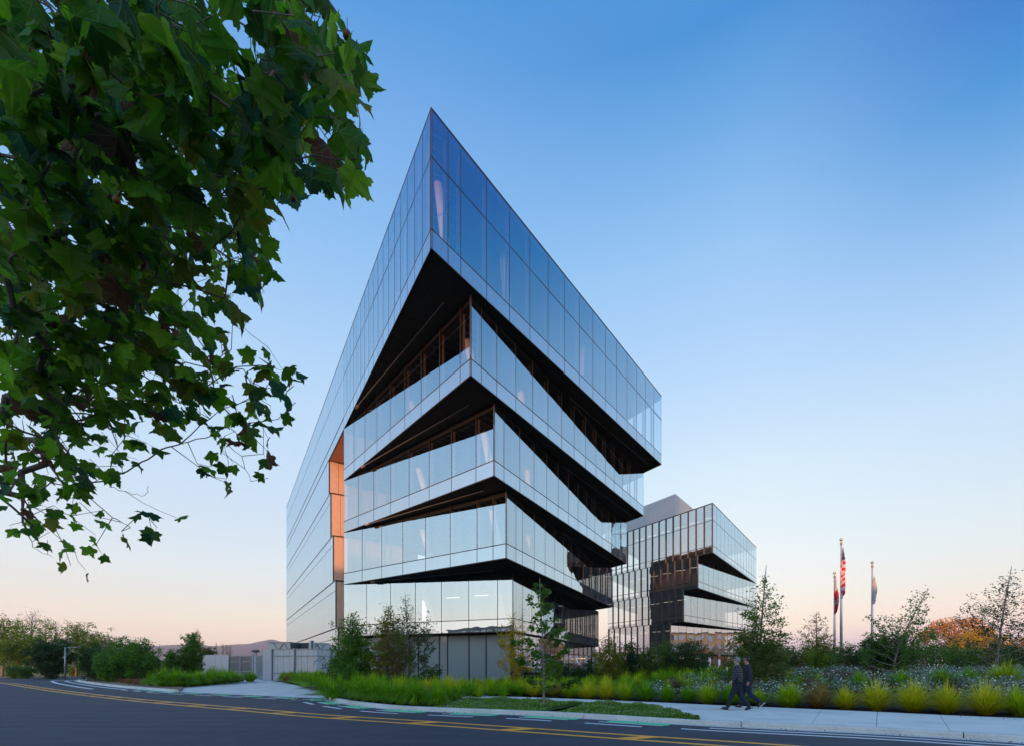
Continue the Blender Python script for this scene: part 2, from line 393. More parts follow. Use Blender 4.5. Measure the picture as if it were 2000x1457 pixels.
# road surface: kerb side to the far camera side (drawn as two strips sharing the centre line)
N = 500
c_e = even(centre, N); k_e = even(kerb_side, N)
road = MB()
cam_side = [Vector((24, -14)), Vector((0, -9)), Vector((-16, -4)), Vector((-34, 8)), Vector((-56, 28)), Vector((-70, 46)), Vector((-75, 62)), Vector((-75, 84)), Vector((-70, 107)), Vector((-61, 137))]
n_e = even(smooth_line(cam_side), N)
P = [(p.x, p.y, .004) for p in k_e] + [(p.x, p.y, .004) for p in n_e]
road.add(P, [(i, i + 1, N + i + 1, N + i) for i in range(N - 1)])
ro = road.build('road', M['asphalt']); setp(ro, kind='structure')
if ro.data.polygons[0].normal.z < 0: ro.data.flip_normals()
# markings
def ribbon(mb, line, w, z=.009):
    a = offset(line, w / 2); b = offset(line, -w / 2); n = len(line)
    P = [(p.x, p.y, z) for p in b] + [(p.x, p.y, z) for p in a]
    mb.add(P, [(i, i + 1, n + i + 1, n + i) for i in range(n - 1)])
ym = MB()
l1 = offset(centre, .34); l2 = offset(centre, -.34)
vis = centre[:int(170 / .25)]
ribbon(ym, l1[:700], .17); ribbon(ym, l2[:700], .17)
i = 26
while i < 640:
    q = centre[i]; d = (centre[i + 1] - q).normalized(); nn = Vector((-d.y, d.x))
    w = .20; s = .22
    pts = [q - nn * .27 - d * (s + w), q - nn * .27 - d * (s - w), q + nn * .27 + d * (s + w), q + nn * .27 + d * (s - w)]
    ym.add([(p.x, p.y, .0135) for p in pts], [(0, 1, 2, 3)]); i += 12
o = ym.build('yellow_centre_line', M['yellow_paint']); setp(o, kind='structure')
wm = MB(); gm = MB()
kside = resample(kerb_side, .1)
road_in = 1 if (offset(kside, 1)[60] - centre[20]).length < (offset(kside, -1)[60] - centre[20]).length else -1
def seg(mb, s0, s1, off, w, z=.009):
    a, b = int(s0 / .1), int(s1 / .1)
    if b >= len(kside) or a < 0: return
    ln = offset(kside[max(a - 1, 0):b + 2], road_in * off)
    ribbon(mb, ln[1:-1], w, z)
def s_of(pt):
    return min(range(len(kside)), key=lambda k: (kside[k] - pt).length) * .1
s_dash = s_of(G(1300, 1411).xy)
s = s_dash - .2
while s < s_of(G(300, 1347).xy):
    seg(gm, s, s + 1.75, .50, .42); seg(wm, s + .15, s + 1.9, .78, .11); seg(wm, s + .5, s + 2.1, 1.30, .16)
    s += 2.75
s1 = s_of(G(1365, 1414).xy)
seg(wm, 0, s1 - .4, .66, .15); seg(wm, 0, s1 + .1, 1.15, .15)
s2 = s_of(G(330, 1347).xy); s3 = s2 + 40
seg(wm, s2 + 3, s3, .95, .26); seg(wm, s2 + 6, s3, 2.1, .30)
setp(wm.build('white_lane_line', M['white_paint_road']), kind='structure')
setp(gm.build('green_lane_marking', M['green_paint']), kind='structure')
# gutter and kerb stones
def kerb_run(line, name):
    ins = -road_in
    root = None
    L = resample(line, .1); n = len(L); per = 44; first = True
    gut0 = offset(L, road_in * .30); top0 = offset(L, ins * .02); top1 = offset(L, ins * .20)
    g = MB(); P = [(p.x, p.y, .0075) for p in gut0] + [(p.x, p.y, .0115) for p in L]
    g.add(P, [(i, i + 1, n + i + 1, n + i) for i in range(n - 1)]); gu = g.build('gutter', M['concrete']); setp(gu, kind='structure')
    for p in gu.data.polygons:
        if p.normal.z < 0: gu.data.flip_normals(); break
    for a in range(0, n - 1, per):
        b = min(a + per - 0, n - 1)
        if b - a < 3: continue
        k = MB(); idx = list(range(a, b + 1)); m = len(idx)
        prof = []
        for i_ in idx:
            # leave a narrow joint at both ends
            p, q, r_ = L[i_], top0[i_], top1[i_]
            if i_ == a: d = (L[i_ + 1] - L[i_]).normalized() * .012
            elif i_ == b: d = (L[i_ - 1] - L[i_]).normalized() * .012
            else: d = Vector((0, 0))
            prof.append([(p.x + d.x, p.y + d.y, -.01), (p.x + d.x, p.y + d.y, .10), (q.x + d.x, q.y + d.y, .132), (r_.x + d.x, r_.y + d.y, .136), (r_.x + d.x, r_.y + d.y, -.01)])
        P = [v for pr in prof for v in pr]; fs = []
        for j in range(m - 1):
            for e in range(4): fs.append((j * 5 + e, j * 5 + e + 1, (j + 1) * 5 + e + 1, (j + 1) * 5 + e))
        fs += [(0, 1, 2, 3, 4), tuple(reversed([(m - 1) * 5 + e for e in range(5)]))]
        k.add(P, fs); ko = k.build('kerb_stone', M['concrete'], gu)
    return gu
kerb_run(kerb_a[:-2], 'kerb'); kerb_run(kerb_c[1:420], 'kerb')

# planting bed: everything behind the kerb, slightly raised; sidewalk slabs on it
ins = -road_in
back_a = offset(kerb_a, ins * .205); back_c = offset(kerb_c, ins * .205)
bed_poly = [tuple(p) for p in back_a[::4]] + [tuple(G(630, 1357).xy), tuple(G(628, 1348).xy), tuple(G(548, 1331).xy), (-20, 46), (-6, 70), (70, 110), (120, 90), (90, 30), (40, 2)]
bed = sheet('planting_bed', bed_poly, .10, M['mulch'])
isl_poly = [tuple(p) for p in back_c[::4] if p.y < 80] + [(-53, 84), (-48, 88), (-43, 70), tuple(G(446, 1329).xy), tuple(G(430, 1335).xy), tuple(G(360, 1341).xy)]
sheet('island_bed', isl_poly, .10, M['drygrass'])
# driveway
dr = [mouth_a, *[p for p in [G(630, 1357).xy, G(628, 1348).xy, G(548, 1331).xy]], Vector((-26, 52)), Vector((-36, 88)), Vector((-50, 90)), G(446, 1328).xy, G(430, 1335).xy, G(360, 1341).xy, mouth_b]
sheet('driveway', [tuple(p) for p in dr], .010, M['drive'])
sheet('dirt_verge', [(-400, 66), (-75.5, 66), (-75, 84), (-70, 107), (-61, 137), (-30, 150), (-30, 230), (-400, 230)], .001, M['drygrass'])
# sidewalk slabs: a path from the lower right, behind the ground cover, going left
walk_back = [G(x, y, .13).xy for x, y in [(2000, 1402), (1700, 1389), (1500, 1380.5), (1390, 1376), (1250, 1369.5), (1100, 1363.5), (950, 1358), (860, 1354)]]
walk_back = resample(smooth_line([Vector((25, 9.0)), Vector((19.5, 12.2))] + walk_back), .1)
WL = resample(kerb_a, .1); WL = offset(WL, ins * .21)
def wdist(p): return min((q - p).length for q in WL)
walk_front = offset(walk_back, 1.75 * (1 if (offset(walk_back, 1)[150] - Vector((0, 0))).length < (offset(walk_back, -1)[150] - Vector((0, 0))).length else -1))
tipx = G(1390, 1384, .13).xy
def front_at(i):
    p = walk_back[i]
    # in front of the open part the walk reaches the kerb; further left it is a 1.75 m path
    q = min(WL, key=lambda w: abs((w - p).normalized().dot((walk_back[min(i + 1, len(walk_back) - 1)] - walk_back[max(i - 1, 0)]).normalized())) * 6 + (w - p).length)
    f = walk_front[i]; t = (p.x - 4.6) / 3.2; t = max(0, min(1, t)); return f.lerp(q, t)
n = len(walk_back); step = 15; js = list(range(0, n - 1, step)); wk = None
for a in js:
    b = min(a + step, n - 1)
    if b - a < 4: continue
    k = MB(); idx = list(range(a, b + 1, 3)); idx = idx if idx[-1] == b else idx + [b]
    P0 = [walk_back[i] for i in idx]; P1 = [front_at(i) for i in idx]
    g = .006
    d0 = (P0[1] - P0[0]).normalized() * g; P0[0] = P0[0] + d0; P1[0] = P1[0] + d0; P0[-1] = P0[-1] - d0; P1[-1] = P1[-1] - d0
    k.prism([tuple(p) for p in P0] + [tuple(p) for p in reversed(P1)], .02, .134)
    if wk is None: wk = setp(k.build('sidewalk', M['walk']), kind='structure')
    else: k.build('slab', M['walk'], wk)

# ------------------------------------------------------------------ hills far behind, on the left
hill_mat = soil('hill_grass', (.045, .04, .055), (.15, .095, .09), .006)
hb = []; NX, NY = 150, 18
for j in range(NY):
    for i_ in range(NX):
        X = -5200 + 6200 * i_ / (NX - 1); Y = 3000 + 1500 * j / (NY - 1)
        env = max(0, math.sin(math.pi * min(1, (j + .2) / 9))) if j < 9 else 1.0
        px = CX + F * X / 3800
        ridge = 178 + 14 * math.sin(px * .012 + 1.0) + 9 * math.sin(px * .031 + .4) + 34 * noise.noise(Vector((X * .0014, Y * .0014, 3)))
        side = max(0, min(1, (900 - px) / 260))
        hb.append((X, Y, -3 + max(0, ridge * 1.28 * (j / (NY - 1)) ** .8 * (0.2 + .8 * side) + 26 * noise.noise(Vector((X * .006, Y * .006, 1))) * (j / NY))))
hf = [(j * NX + i_, j * NX + i_ + 1, (j + 1) * NX + i_ + 1, (j + 1) * NX + i_) for j in range(NY - 1) for i_ in range(NX - 1)]
hm = MB(); hm.add(hb, hf); ho = hm.build('hills', hill_mat, smooth=True); setp(ho, kind='structure')

# ------------------------------------------------------------------ the main building
FH = 4.5
Z = [EYE + (k + .6) * FH for k in range(5)] + [EYE + 4.6 * FH + 6.9]     # undersides of boxes 5,4,3,2,1 and the roof
P0 = Vector((-14.35, 41.9))
dL = Vector((-.506, .862)).normalized(); dR = Vector((.604, .797)).normalized()
C = [Vector((.08, 35.9)), Vector((-.37, 31.8)), Vector((-1.09, 29.5)), Vector((-2.30, 26.85)), Vector((-4.0, 23.9))]
E = [Vector((11.2, 62.5)), Vector((11.96, 57.6)), Vector((12.9, 54.4)), Vector((14.05, 51.6)), Vector((15.25, 49.3))]
P0 = C[4] + dL * 20.9
b1 = empty('office_building', (0, 45, 0), 'large glass office building of stacked fanning boxes behind the planting', 'building')
INV1 = Matrix.Translation(-Vector(b1.location))
def attach(o, root):
    o.parent = root; o.matrix_parent_inverse = Matrix.Translation(-Vector(root.location)); return o
def pane_mesh(name, mat, th=.04):
    b = MB(); b.add([(-.5, 0, -.5), (.5, 0, -.5), (.5, 0, .5), (-.5, 0, .5), (-.5, th, -.5), (.5, th, -.5), (.5, th, .5), (-.5, th, .5)],
                    [(0, 1, 2, 3), (0, 4, 5, 1), (1, 5, 6, 2), (2, 6, 7, 3), (3, 7, 4, 0)]); return b.mesh(name, [mat])
PM = {k: pane_mesh('pane_' + k, M[k]) for k in ('glass', 'spandrel', 'glass_wavy', 'glass_dim', 'notch', 'fence_metal', 'grey_clad')}
prnd = random.Random(3)
def pane(root, kind, A, u, s0, s1, z0, z1, name='glass_panel', off=0.0, gap=.035, tilt=.0022):
    nrm = Vector((u.y, -u.x)); c = A + u * ((s0 + s1) / 2) + nrm * off
    o = bpy.data.objects.new(name, PM[kind]); COL.objects.link(o)
    o.location = (c.x, c.y, (z0 + z1) / 2); o.scale = (s1 - s0 - gap, 1, z1 - z0 - gap)
    o.rotation_euler = (prnd.uniform(-tilt, tilt), 0, math.atan2(u.y, u.x) + prnd.uniform(-tilt, tilt))
    return attach(o, root)
def frame(root, A, u, joints, zs, name='facade_frame', w=.05, mat=None, d=.10, proud=.004):
    b = MB(); nrm = Vector((u.y, -u.x)); rz = math.atan2(u.y, u.x); cen = proud - d / 2
    for s in joints:
        c = A + u * s + nrm * cen; b.box((c.x, c.y, (zs[0] + zs[-1]) / 2), (w if joints[0] < s < joints[-1] else w * .5, d if joints[0] < s < joints[-1] else .035, zs[-1] - zs[0]), rz)
    for z in zs:
        c = A + u * ((joints[0] + joints[-1]) / 2) + nrm * (cen + .002); b.box((c.x, c.y, z), (joints[-1] - joints[0], d, w * 1.2), rz)
    return attach(b.build(name, mat or M['bronze']), root)
def lay(L, firsts, mod):
    js = [0] + list(firsts); rest = L - js[-1]; k = max(1, round(rest / mod)); return js + [js[-1] + rest * (i + 1) / k for i in range(k)]
left_first = [(1.26,), (1.11, 2.5), (1.62,), (1.06,), ()]
left_mod = [2.5, 2.45, 2.36, 2.28, 1.22]
right_first = [(1.97,), (1.5, 2.55), (1.19,), (.99, 2.52), (1.18, 2.13)]
for k in range(5):
    z0, z1 = Z[k], Z[k + 1]; c, e = C[k], E[k]
    rows = [(z0, z0 + .95, 'spandrel'), (z0 + .95, z1, 'glass')] if k < 4 else [(z0, z0 + .98, 'spandrel'), (z0 + .98, z1 - 2.35, 'glass'), (z1 - 2.35, z1, 'glass')]
    # left facade
    u = (c - P0).normalized(); L = (c - P0).length; js = sorted(L - t for t in lay(L, left_first[k], left_mod[k]))
    for a, b in zip(js, js[1:]):
        for r0, r1, kd in rows: pane(b1, kd, P0, u, a, b, r0, r1, 'glass_panel' if kd == 'glass' else 'spandrel_panel')
    frame(b1, P0, u, js, [rows[0][0]] + [r[1] for r in rows])
    # right facade
    u2 = (e - c).normalized(); L2 = (e - c).length; js2 = lay(L2, right_first[k], 2.11)
    for a, b in zip(js2, js2[1:]):
        for r0, r1, kd in rows: pane(b1, kd, c, u2, a, b, r0, r1, 'glass_panel' if kd == 'glass' else 'spandrel_panel')
    frame(b1, c, u2, js2, [rows[0][0]] + [r[1] for r in rows])
    # soffit, floor, ceiling
    back = [e + dL * 13, P0 + dR * 14]
    def inset(p, q):  # pull slab edges 6 cm behind the glass
        return p + (q - p).normalized() * .12
    cen = (P0 + c + e + back[0] + back[1]) / 5
    poly = [inset(p, cen) for p in (P0, c, e, back[0], back[1])]
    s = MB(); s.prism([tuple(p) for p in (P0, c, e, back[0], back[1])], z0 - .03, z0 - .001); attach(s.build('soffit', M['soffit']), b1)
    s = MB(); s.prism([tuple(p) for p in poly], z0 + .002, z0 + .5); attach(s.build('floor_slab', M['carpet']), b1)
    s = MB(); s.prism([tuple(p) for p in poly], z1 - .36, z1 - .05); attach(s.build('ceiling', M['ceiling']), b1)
    # ribs of the deck ceiling, close behind the facades
    rb = MB(); nin = Vector((-u.y, u.x))
    for q in range(int(L / .6)):
        ll = min(6.0, (L - .4 - q * .6) * .75); p = P0 + u * (.4 + q * .6) + nin * (.3 + ll / 2); rb.box((p.x, p.y, z1 - .385), (.10, ll, .045), math.atan2(u.y, u.x))
    o = attach(rb.build('ceiling_rib', M['gate_grey']), b1); o['kind'] = 'stuff'
    # soffit rail
    if k:
        rl = MB()
        cb_ = C[k - 1]; ub_ = (cb_ - P0).normalized(); nb2 = Vector((ub_.y, -ub_.x)); pu = P0.lerp(cb_, .24) + nb2 * .55; pv = P0.lerp(cb_, .93) + nb2 * .9
        rl.bar((pu.x, pu.y, z0 - .07), (pv.x, pv.y, z0 - .07), .035)
        n2 = Vector((-u2.y, u2.x)); pu = c + u2 * 9.2 + n2 * 1.3; pv = e - u2 * 1.0 + n2 * 1.0
        rl.bar((pu.x, pu.y, z0 - .07), (pv.x, pv.y, z0 - .07), .035); attach(rl.build('soffit_rail', M['gate_grey']), b1)
        lb = MB(); q = P0.lerp(cb_, .22) + nb2 * .5; lb.box((q.x, q.y, z0 - .08), (.5, .16, .1), math.atan2(u.y, u.x)); attach(lb.build('soffit_lamp', M['copper']), b1)
    # inner mullion fins behind the left facade glass
    mf = MB()
    for s_ in js[1:-1]:
        p = P0 + u * s_ + nin * .26; mf.box((p.x, p.y, (z0 + z1) / 2 + .05), (.05, .13, z1 - z0 - .9), math.atan2(u.y, u.x))
    attach(mf.build('inner_mullion', M['copper']), b1); mf = MB()
    n2 = Vector((-u2.y, u2.x))
    for s_ in js2[1:-1]:
        p = c + u2 * s_ + n2 * .26; mf.box((p.x, p.y, (z0 + z1) / 2 + .05), (.05, .13, z1 - z0 - .9), math.atan2(u2.y, u2.x))
    attach(mf.build('inner_mullion', M['fin']), b1)
    # columns, some of them leaning
    zc, zt = z0 + .5, z1 - .36
    spots = [(c + (P0 - c).normalized() * 1.9 + u2 * 1.9, (.7, -.35)), (P0.lerp(c, .45) + nin * 2.4, (1.1, -.5)), (c + u2 * 9 + n2 * 2.2, (.5, 1.0)), (c + u2 * 19 + n2 * 2.2, (-.5, -1.0))]
    for q, (p, ln) in enumerate(spots):
        cb = MB(); cb.bar((p.x - ln[0] * .5, p.y - ln[1] * .5, zt), (p.x + ln[0] * .5, p.y + ln[1] * .5, zc), .25, n=14)
        attach(cb.build('column', M['white_paint'], smooth=True), b1)
    # core walls
    s = MB(); qs = [P0 + dR * 10, c + (cen - c) * .62, e + (cen - e) * .4, back[0] + (cen - back[0]) * .1, back[1]]
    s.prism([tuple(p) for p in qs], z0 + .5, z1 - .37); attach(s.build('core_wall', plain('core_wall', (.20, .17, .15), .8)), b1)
    # lit ceiling strips
    if k == 0:
        ls = MB()
        for q in range(2 if k == 0 else 1):
            p = P0.lerp(c, .62 + .17 * q) + nin * (1.7 - .2 * q); ls.box((p.x, p.y, z1 - 1.45), (1.1, .09, .05), math.atan2(u.y, u.x) + .08)
        attach(ls.build('ceiling_light', M['lightstrip']), b1)
# furniture seen through the third box
for q in range(5):
    u = (C[2] - P0).normalized(); nin = Vector((-u.y, u.x)); p = P0 + u * (1.7 + q * 1.0) + nin * 1.4
    fb = MB(); fb.box((p.x, p.y, Z[2] + 1.15), (.5, .06, .55), math.atan2(u.y, u.x)); fb.box((p.x, p.y, Z[2] + .72), (.08, .08, .5), 0); attach(fb.build('desk_screen', M['white_paint']), b1)
# roof of the top box
s = MB(); s.prism([tuple(p) for p in (P0, C[4], E[4], E[4] + dL * 13, P0 + dR * 14)], Z[5] - .04, Z[5] + .10); attach(s.build('roof', M['bronze']), b1)
# long wing
tw = 69.0; nI = Vector((.862, .506)).normalized()
def LP(t): return C[4] + dL * t
tiers = [(-.1, Z[0] + .95, 23.6), (Z[0] + .95, Z[1] + .95, 24.8), (Z[1] + .95, Z[2] + .95, 26.1), (Z[2] + .95, Z[3] + .95, 27.4), (Z[3] + .95, Z[4], 28.3)]
wp = MB(); wf = MB(); uL = -dL
def wing_panel(mb, t0, t1, z0, z1):
    g = .018; tl = prnd.uniform(-.0015, .0015)
    a = LP(t1 - g); b = LP(t0 + g); n_ = Vector((-nI.x, -nI.y))
    v = [(a.x, a.y, z0 + g), (b.x + n_.x * tl, b.y + n_.y * tl, z0 + g), (b.x, b.y, z1 - g), (a.x + n_.x * tl, a.y + n_.y * tl, z1 - g)]
    w_ = [(p[0] + nI.x * .04, p[1] + nI.y * .04, p[2]) for p in v]
    mb.add(v + w_, [(0, 1, 2, 3), (0, 4, 5, 1), (1, 5, 6, 2), (2, 6, 7, 3), (3, 7, 4, 0)])
def wing_rows(z0, z1, t0):
    k = round((tw - t0) / 1.22); ts = [t0 + (tw - t0) * i_ / k for i_ in range(k + 1)]
    cuts = [z0] + [z for z in Z[:5] if z0 + .3 < z < z1 - .3] + ([Z[5] - 2.35] if z1 > Z[5] - .1 else []) + [z1]
    for a, b in zip(ts, ts[1:]):
        for q, (r0, r1) in enumerate(zip(cuts, cuts[1:])): wing_panel(wp, a, b, r0, r1)
    rz = math.atan2(dL.y, dL.x)
    for t in ts: c = LP(t) + nI * .055; wf.box((c.x, c.y, (z0 + z1) / 2), (.05, .10, z1 - z0), rz)
    for z, w_ in [(z_, .05) for z_ in cuts[1:-1]] + [(z1, .15), (z0, .12)]:
        c = (LP(t0) + LP(tw)) / 2 + nI * .045; wf.box((c.x, c.y, z), (tw - t0, .10, w_), rz)
for z0, z1, t0 in tiers: wing_rows(z0, z1, t0)
wing_rows(Z[4], Z[4] + .98, 20.95); wing_rows(Z[4] + .98, Z[5], 20.95)
o = attach(wp.build('glass_panel', M['spandrel']), b1); o['kind'] = 'stuff'
attach(wf.build('facade_frame', M['bronze']), b1)
s = MB()
s.prism([tuple(LP(20.9)), tuple(LP(tw)), tuple(LP(tw) + nI * 9), tuple(LP(20.9) + nI * 9)], Z[4] - .04, Z[4] - .002); attach(s.build('soffit', M['copper']), b1)
s = MB(); s.prism([tuple(LP(20.9)), tuple(LP(tw)), tuple(LP(tw) + nI * 9), tuple(LP(20.9) + nI * 9)], Z[5] - .05, Z[5] + .09); attach(s.build('roof', M['bronze']), b1)
s = MB()
for z0, z1, t0 in tiers + [(Z[4], Z[5] - .06, 30)]:
    s.prism([tuple(LP(t0 + .25) + nI * .2), tuple(LP(tw - .1) + nI * .2), tuple(LP(tw - .1) + nI * 8.6), tuple(LP(t0 + .25) + nI * 8.6)], z0 + .002, z1 - .05)
attach(s.build('wing_core', M['ceiling']), b1)
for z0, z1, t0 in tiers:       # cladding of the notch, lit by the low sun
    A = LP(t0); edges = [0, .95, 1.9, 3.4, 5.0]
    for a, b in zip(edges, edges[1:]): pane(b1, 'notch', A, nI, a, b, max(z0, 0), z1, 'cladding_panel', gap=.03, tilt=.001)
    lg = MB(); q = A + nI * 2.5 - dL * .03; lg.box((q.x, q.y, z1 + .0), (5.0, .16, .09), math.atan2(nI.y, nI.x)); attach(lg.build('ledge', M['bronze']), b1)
# the plain wall that closes the notch behind the fan
s = MB(); s.prism([tuple(P0 + nI * .3), tuple(LP(30) + nI * 5.05), tuple(LP(30) + nI * 5.3), tuple(P0 + nI * 5.3)], 0, Z[4] - .05); attach(s.build('inner_wall', M['notch']), b1)
# ground floor: recessed glass on the left, flush glass on the right
gp = P0 + Vector((.9, .6)); gc = C[0] + Vector((-.2, 1.1)); u = (gc - gp).normalized(); L = (gc - gp).length
js = [0, 1.0, 3.3, 5.5, 6.4, 8.4, 9.15, 11.1, 12.6, L]; js = sorted(set(min(j, L) for j in js))
for a, b in zip(js, js[1:]): pane(b1, 'glass_dim', gp, u, a, b, 0, Z[0] - .04, 'ground_floor_panel', gap=.05)
frame(b1, gp, u, js, [.05, Z[0] - .1], w=.09, d=.16, proud=.05)
u2 = (E[0] - C[0]).normalized(); a0 = C[0] + Vector((.06, 1.2)); L = (E[0] - a0).length; js2 = lay(L, (1.0,), 2.11)
for a, b in zip(js2, js2[1:]):
    pane(b1, 'glass', a0, u2, a, b, 0, 3.0, 'glass_panel'); pane(b1, 'glass', a0, u2, a, b, 3.0, Z[0] - .05, 'glass_panel')
frame(b1, a0, u2, js2, [.05, 3.0, Z[0] - .08])
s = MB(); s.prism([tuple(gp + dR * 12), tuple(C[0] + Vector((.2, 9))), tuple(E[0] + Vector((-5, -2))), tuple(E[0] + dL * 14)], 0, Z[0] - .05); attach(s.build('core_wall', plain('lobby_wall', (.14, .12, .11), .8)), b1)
s = MB()
for p in (E[0] + dL * 1.2, E[0] + dL * .3 + Vector((.4, .3))): s.bar((p.x, p.y, 0), (p.x, p.y, Z[0] - .03), .14, n=12)
attach(s.build('entrance_column', M['fence_metal'], smooth=True), b1)

# ------------------------------------------------------------------ the second building
b2 = empty('office_building', (27, 75, 0), 'smaller glass office building with vertical bronze fins, behind the large one', 'building')
A2 = Vector((27.2, 65.5)); Q = Vector((45.4, 89.8)); ZB = [EYE + (k + .47) * FH for k in range(4)] + [EYE + (3.47 + 1.47) * FH]
tc_ = [9.6, 5.9, 2.3, 0.0]        # where each storey's corner sits along the fin wall
x_of = lambda px: ((A2.x - (px - CX) / F * A2.y) / (.506 + .862 * (px - CX) / F))
tc_ = [x_of(1310), x_of(1335.6), x_of(1363.5), 0.0]
TE = 34.0; lights2 = MB()
for k in range(4):
    z0, z1 = ZB[k], ZB[k + 1]; c = A2 + dL * tc_[k]
    js = [c_ for c_ in [TE - tc_[k] - t for t in np.arange(0, 21.0 - tc_[k], 1.35)]]; js = sorted(js); js = [js[0] - (21.0 - tc_[k]) % 1.35] + js
    A = A2 + dL * TE; u = -dL
    rows = [(z0, z0 + .95), (z0 + .95, z1)] if k < 3 else [(z0, z0 + .95), (z0 + .95, z0 + FH - .1), (z0 + FH - .1, z1)]
    for a, b in zip(js, js[1:]):
        for r0, r1 in rows: pane(b2, 'glass_wavy', A, u, a, b, r0, r1, tilt=.0035)
    frame(b2, A, u, js, [rows[0][0]] + [r[1] for r in rows], w=.06)
    fb = MB(); nrm = Vector((u.y, -u.x)); rz = math.atan2(u.y, u.x)
    for s_ in js[1:]:
        p = A + u * min(s_, TE - tc_[k] - .05) + nrm * .085; fb.box((p.x, p.y, (z0 + z1) / 2), (.06, .13, z1 - z0 - .004), rz)
    attach(fb.build('vertical_fin', M['fin']), b2)
    u2 = (Q - c).normalized(); L2 = (Q - c).length; js2 = lay(L2, (), 2.15)
    for a, b in zip(js2, js2[1:]):
        for r0, r1 in rows: pane(b2, 'glass_wavy' if k < 1 else 'glass', c, u2, a, b, r0, r1, tilt=.003)
    frame(b2, c, u2, js2, [rows[0][0]] + [r[1] for r in rows], w=.06)
    poly = [A2 + dL * 21, c, Q, Q + dL * 24]
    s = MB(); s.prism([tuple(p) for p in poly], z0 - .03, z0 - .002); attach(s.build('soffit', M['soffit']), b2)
    cen = sum(poly, Vector((0, 0))) / 4; pol = [p + (cen - p).normalized() * .25 for p in poly]
    s = MB(); s.prism([tuple(p) for p in pol], z0 + .002, z0 + .5); attach(s.build('floor_slab', M['carpet']), b2)
    s = MB(); s.prism([tuple(p) for p in pol], z1 - .4, z1 - .05); attach(s.build('ceiling', M['ceiling']), b2)
    s = MB(); pol = [p + (cen - p).normalized() * 6 for p in poly]; s.prism([tuple(p) for p in pol], z0 + .5, z1 - .41); attach(s.build('core_wall', plain('core_wall', (.3, .22, .17), .8)), b2)
    nin = Vector((-u.y, u.x))
    for q in range(6):
        p = A + u * (TE - tc_[k] - 2.5 - q * 2.7) + nin * 2.6; lights2.box((p.x, p.y, z1 - .9), (1.4, .1, .06), rz + .3)
attach(lights2.build('ceiling_light', M['lightstrip']), b2)
s = MB(); s.prism([tuple(p) for p in (A2 + dL * 21, A2, Q, Q + dL * 24)], ZB[4] - .03, ZB[4] + .12); attach(s.build('roof', M['bronze']), b2)
# penthouse with seams
pc = Wp(1319.7, 968.8, 73.5).xy; ph0, ph1 = ZB[4], ZB[4] + 4.15
for (A, u, L) in ((pc + dL * 16, -dL, 16.0), (pc, dR, 14.0)):
    js = [L * i_ / round(L / .55) for i_ in range(round(L / .55) + 1)]
    for a, b in zip(js, js[1:]): pane(b2, 'grey_clad', A, u, a, b, ph0, ph1, 'cladding_panel', gap=.03, tilt=.002)
s = MB(); s.prism([tuple(pc + dL * .1 + dR * .1), tuple(pc + dL * 16), tuple(pc + dL * 16 + dR * 14), tuple(pc + dR * 14)], ph0 + .12, ph1 + .08); attach(s.build('penthouse', M['grey_clad']), b2)
# ground floor: set back glass, columns, braces, lamps
ga = A2 + dL * 22 + nI * 2.0; gb = A2 + dL * 10.5 + nI * 1.5; gq = Q + dL * 1.0
for (A, B) in ((ga, gb), (gb, gq)):
    u = (B - A).normalized(); L = (B - A).length; js = lay(L, (), 2.2)
    for a, b in zip(js, js[1:]): pane(b2, 'glass', A, u, a, b, 0, ZB[0] - .05, tilt=.003)
    frame(b2, A, u, js, [.05, ZB[0] - .1], w=.08)
for p in (A2 + dL * 19, A2 + dL * 14.5, A2 + dL * 11.3):
    s = MB(); s.bar((p.x, p.y, 0), (p.x, p.y, ZB[0] - .03), .22, n=12); attach(s.build('column', M['fence_metal'], smooth=True), b2)
for (a, b) in ((Wp(1160, 1297, 70), Wp(1177, 1285, 70)), (Wp(1256, 1298, 70), Wp(1265, 1284, 70)), (Wp(1278, 1279, 70), Wp(1285, 1285, 70))):
    s = MB(); s.bar(a, b, .10, n=6); attach(s.build('brace', M['white_paint']), b2)
s = MB(); q = gb + Vector((.5, 4)); s.prism([tuple(gb + Vector((0, 5))), tuple(gq + Vector((-4, 2))), tuple(gq + Vector((-8, 10))), tuple(ga + Vector((2, 9)))], 0, ZB[0] - .05); attach(s.build('lobby_wall', plain('lobby_wood_wall', (.32, .12, .06), .7)), b2)
lm = MB()
for q in range(9):
    p = gb.lerp(gq, .02 + q * .045) + Vector((.2, 2.0)); lm.box((p.x, p.y, ZB[0] - .55), (.55, .10, .05), .4)
for q in range(4):
    p = gb.lerp(ga, .05 + q * .16) + Vector((.6, 2.0)); lm.box((p.x, p.y, ZB[0] - .55), (.5, .10, .05), .4)
attach(lm.build('ceiling_light', M['warmlight']), b2)

# ------------------------------------------------------------------ white posts by the second building
for n_, (px, top, bot) in enumerate(((1386, 1276, 1320), (1404.5, 1278, 1323))):
    r = empty('light_post', G(px, bot + 14, 0), 'white lit post %s of the pair in front of the small building' % ('left one' if n_ == 0 else 'right one'), 'post', 'white posts on the lawn')
    D = r.location.y; D = 48.0; r.location = ((px - CX) / F * D, D, 0)
    b = MB(); zt = Wp(px, top, D).z; b.bar((0, 0, 0), (0, 0, zt - .35), .11, n=12); b.build('pole', M['white_paint'], r, True)
    b = MB(); b.bar((0, 0, zt - .35), (0, 0, zt), .12, n=12); b.build('lamp_head', M['copper'], r, True)

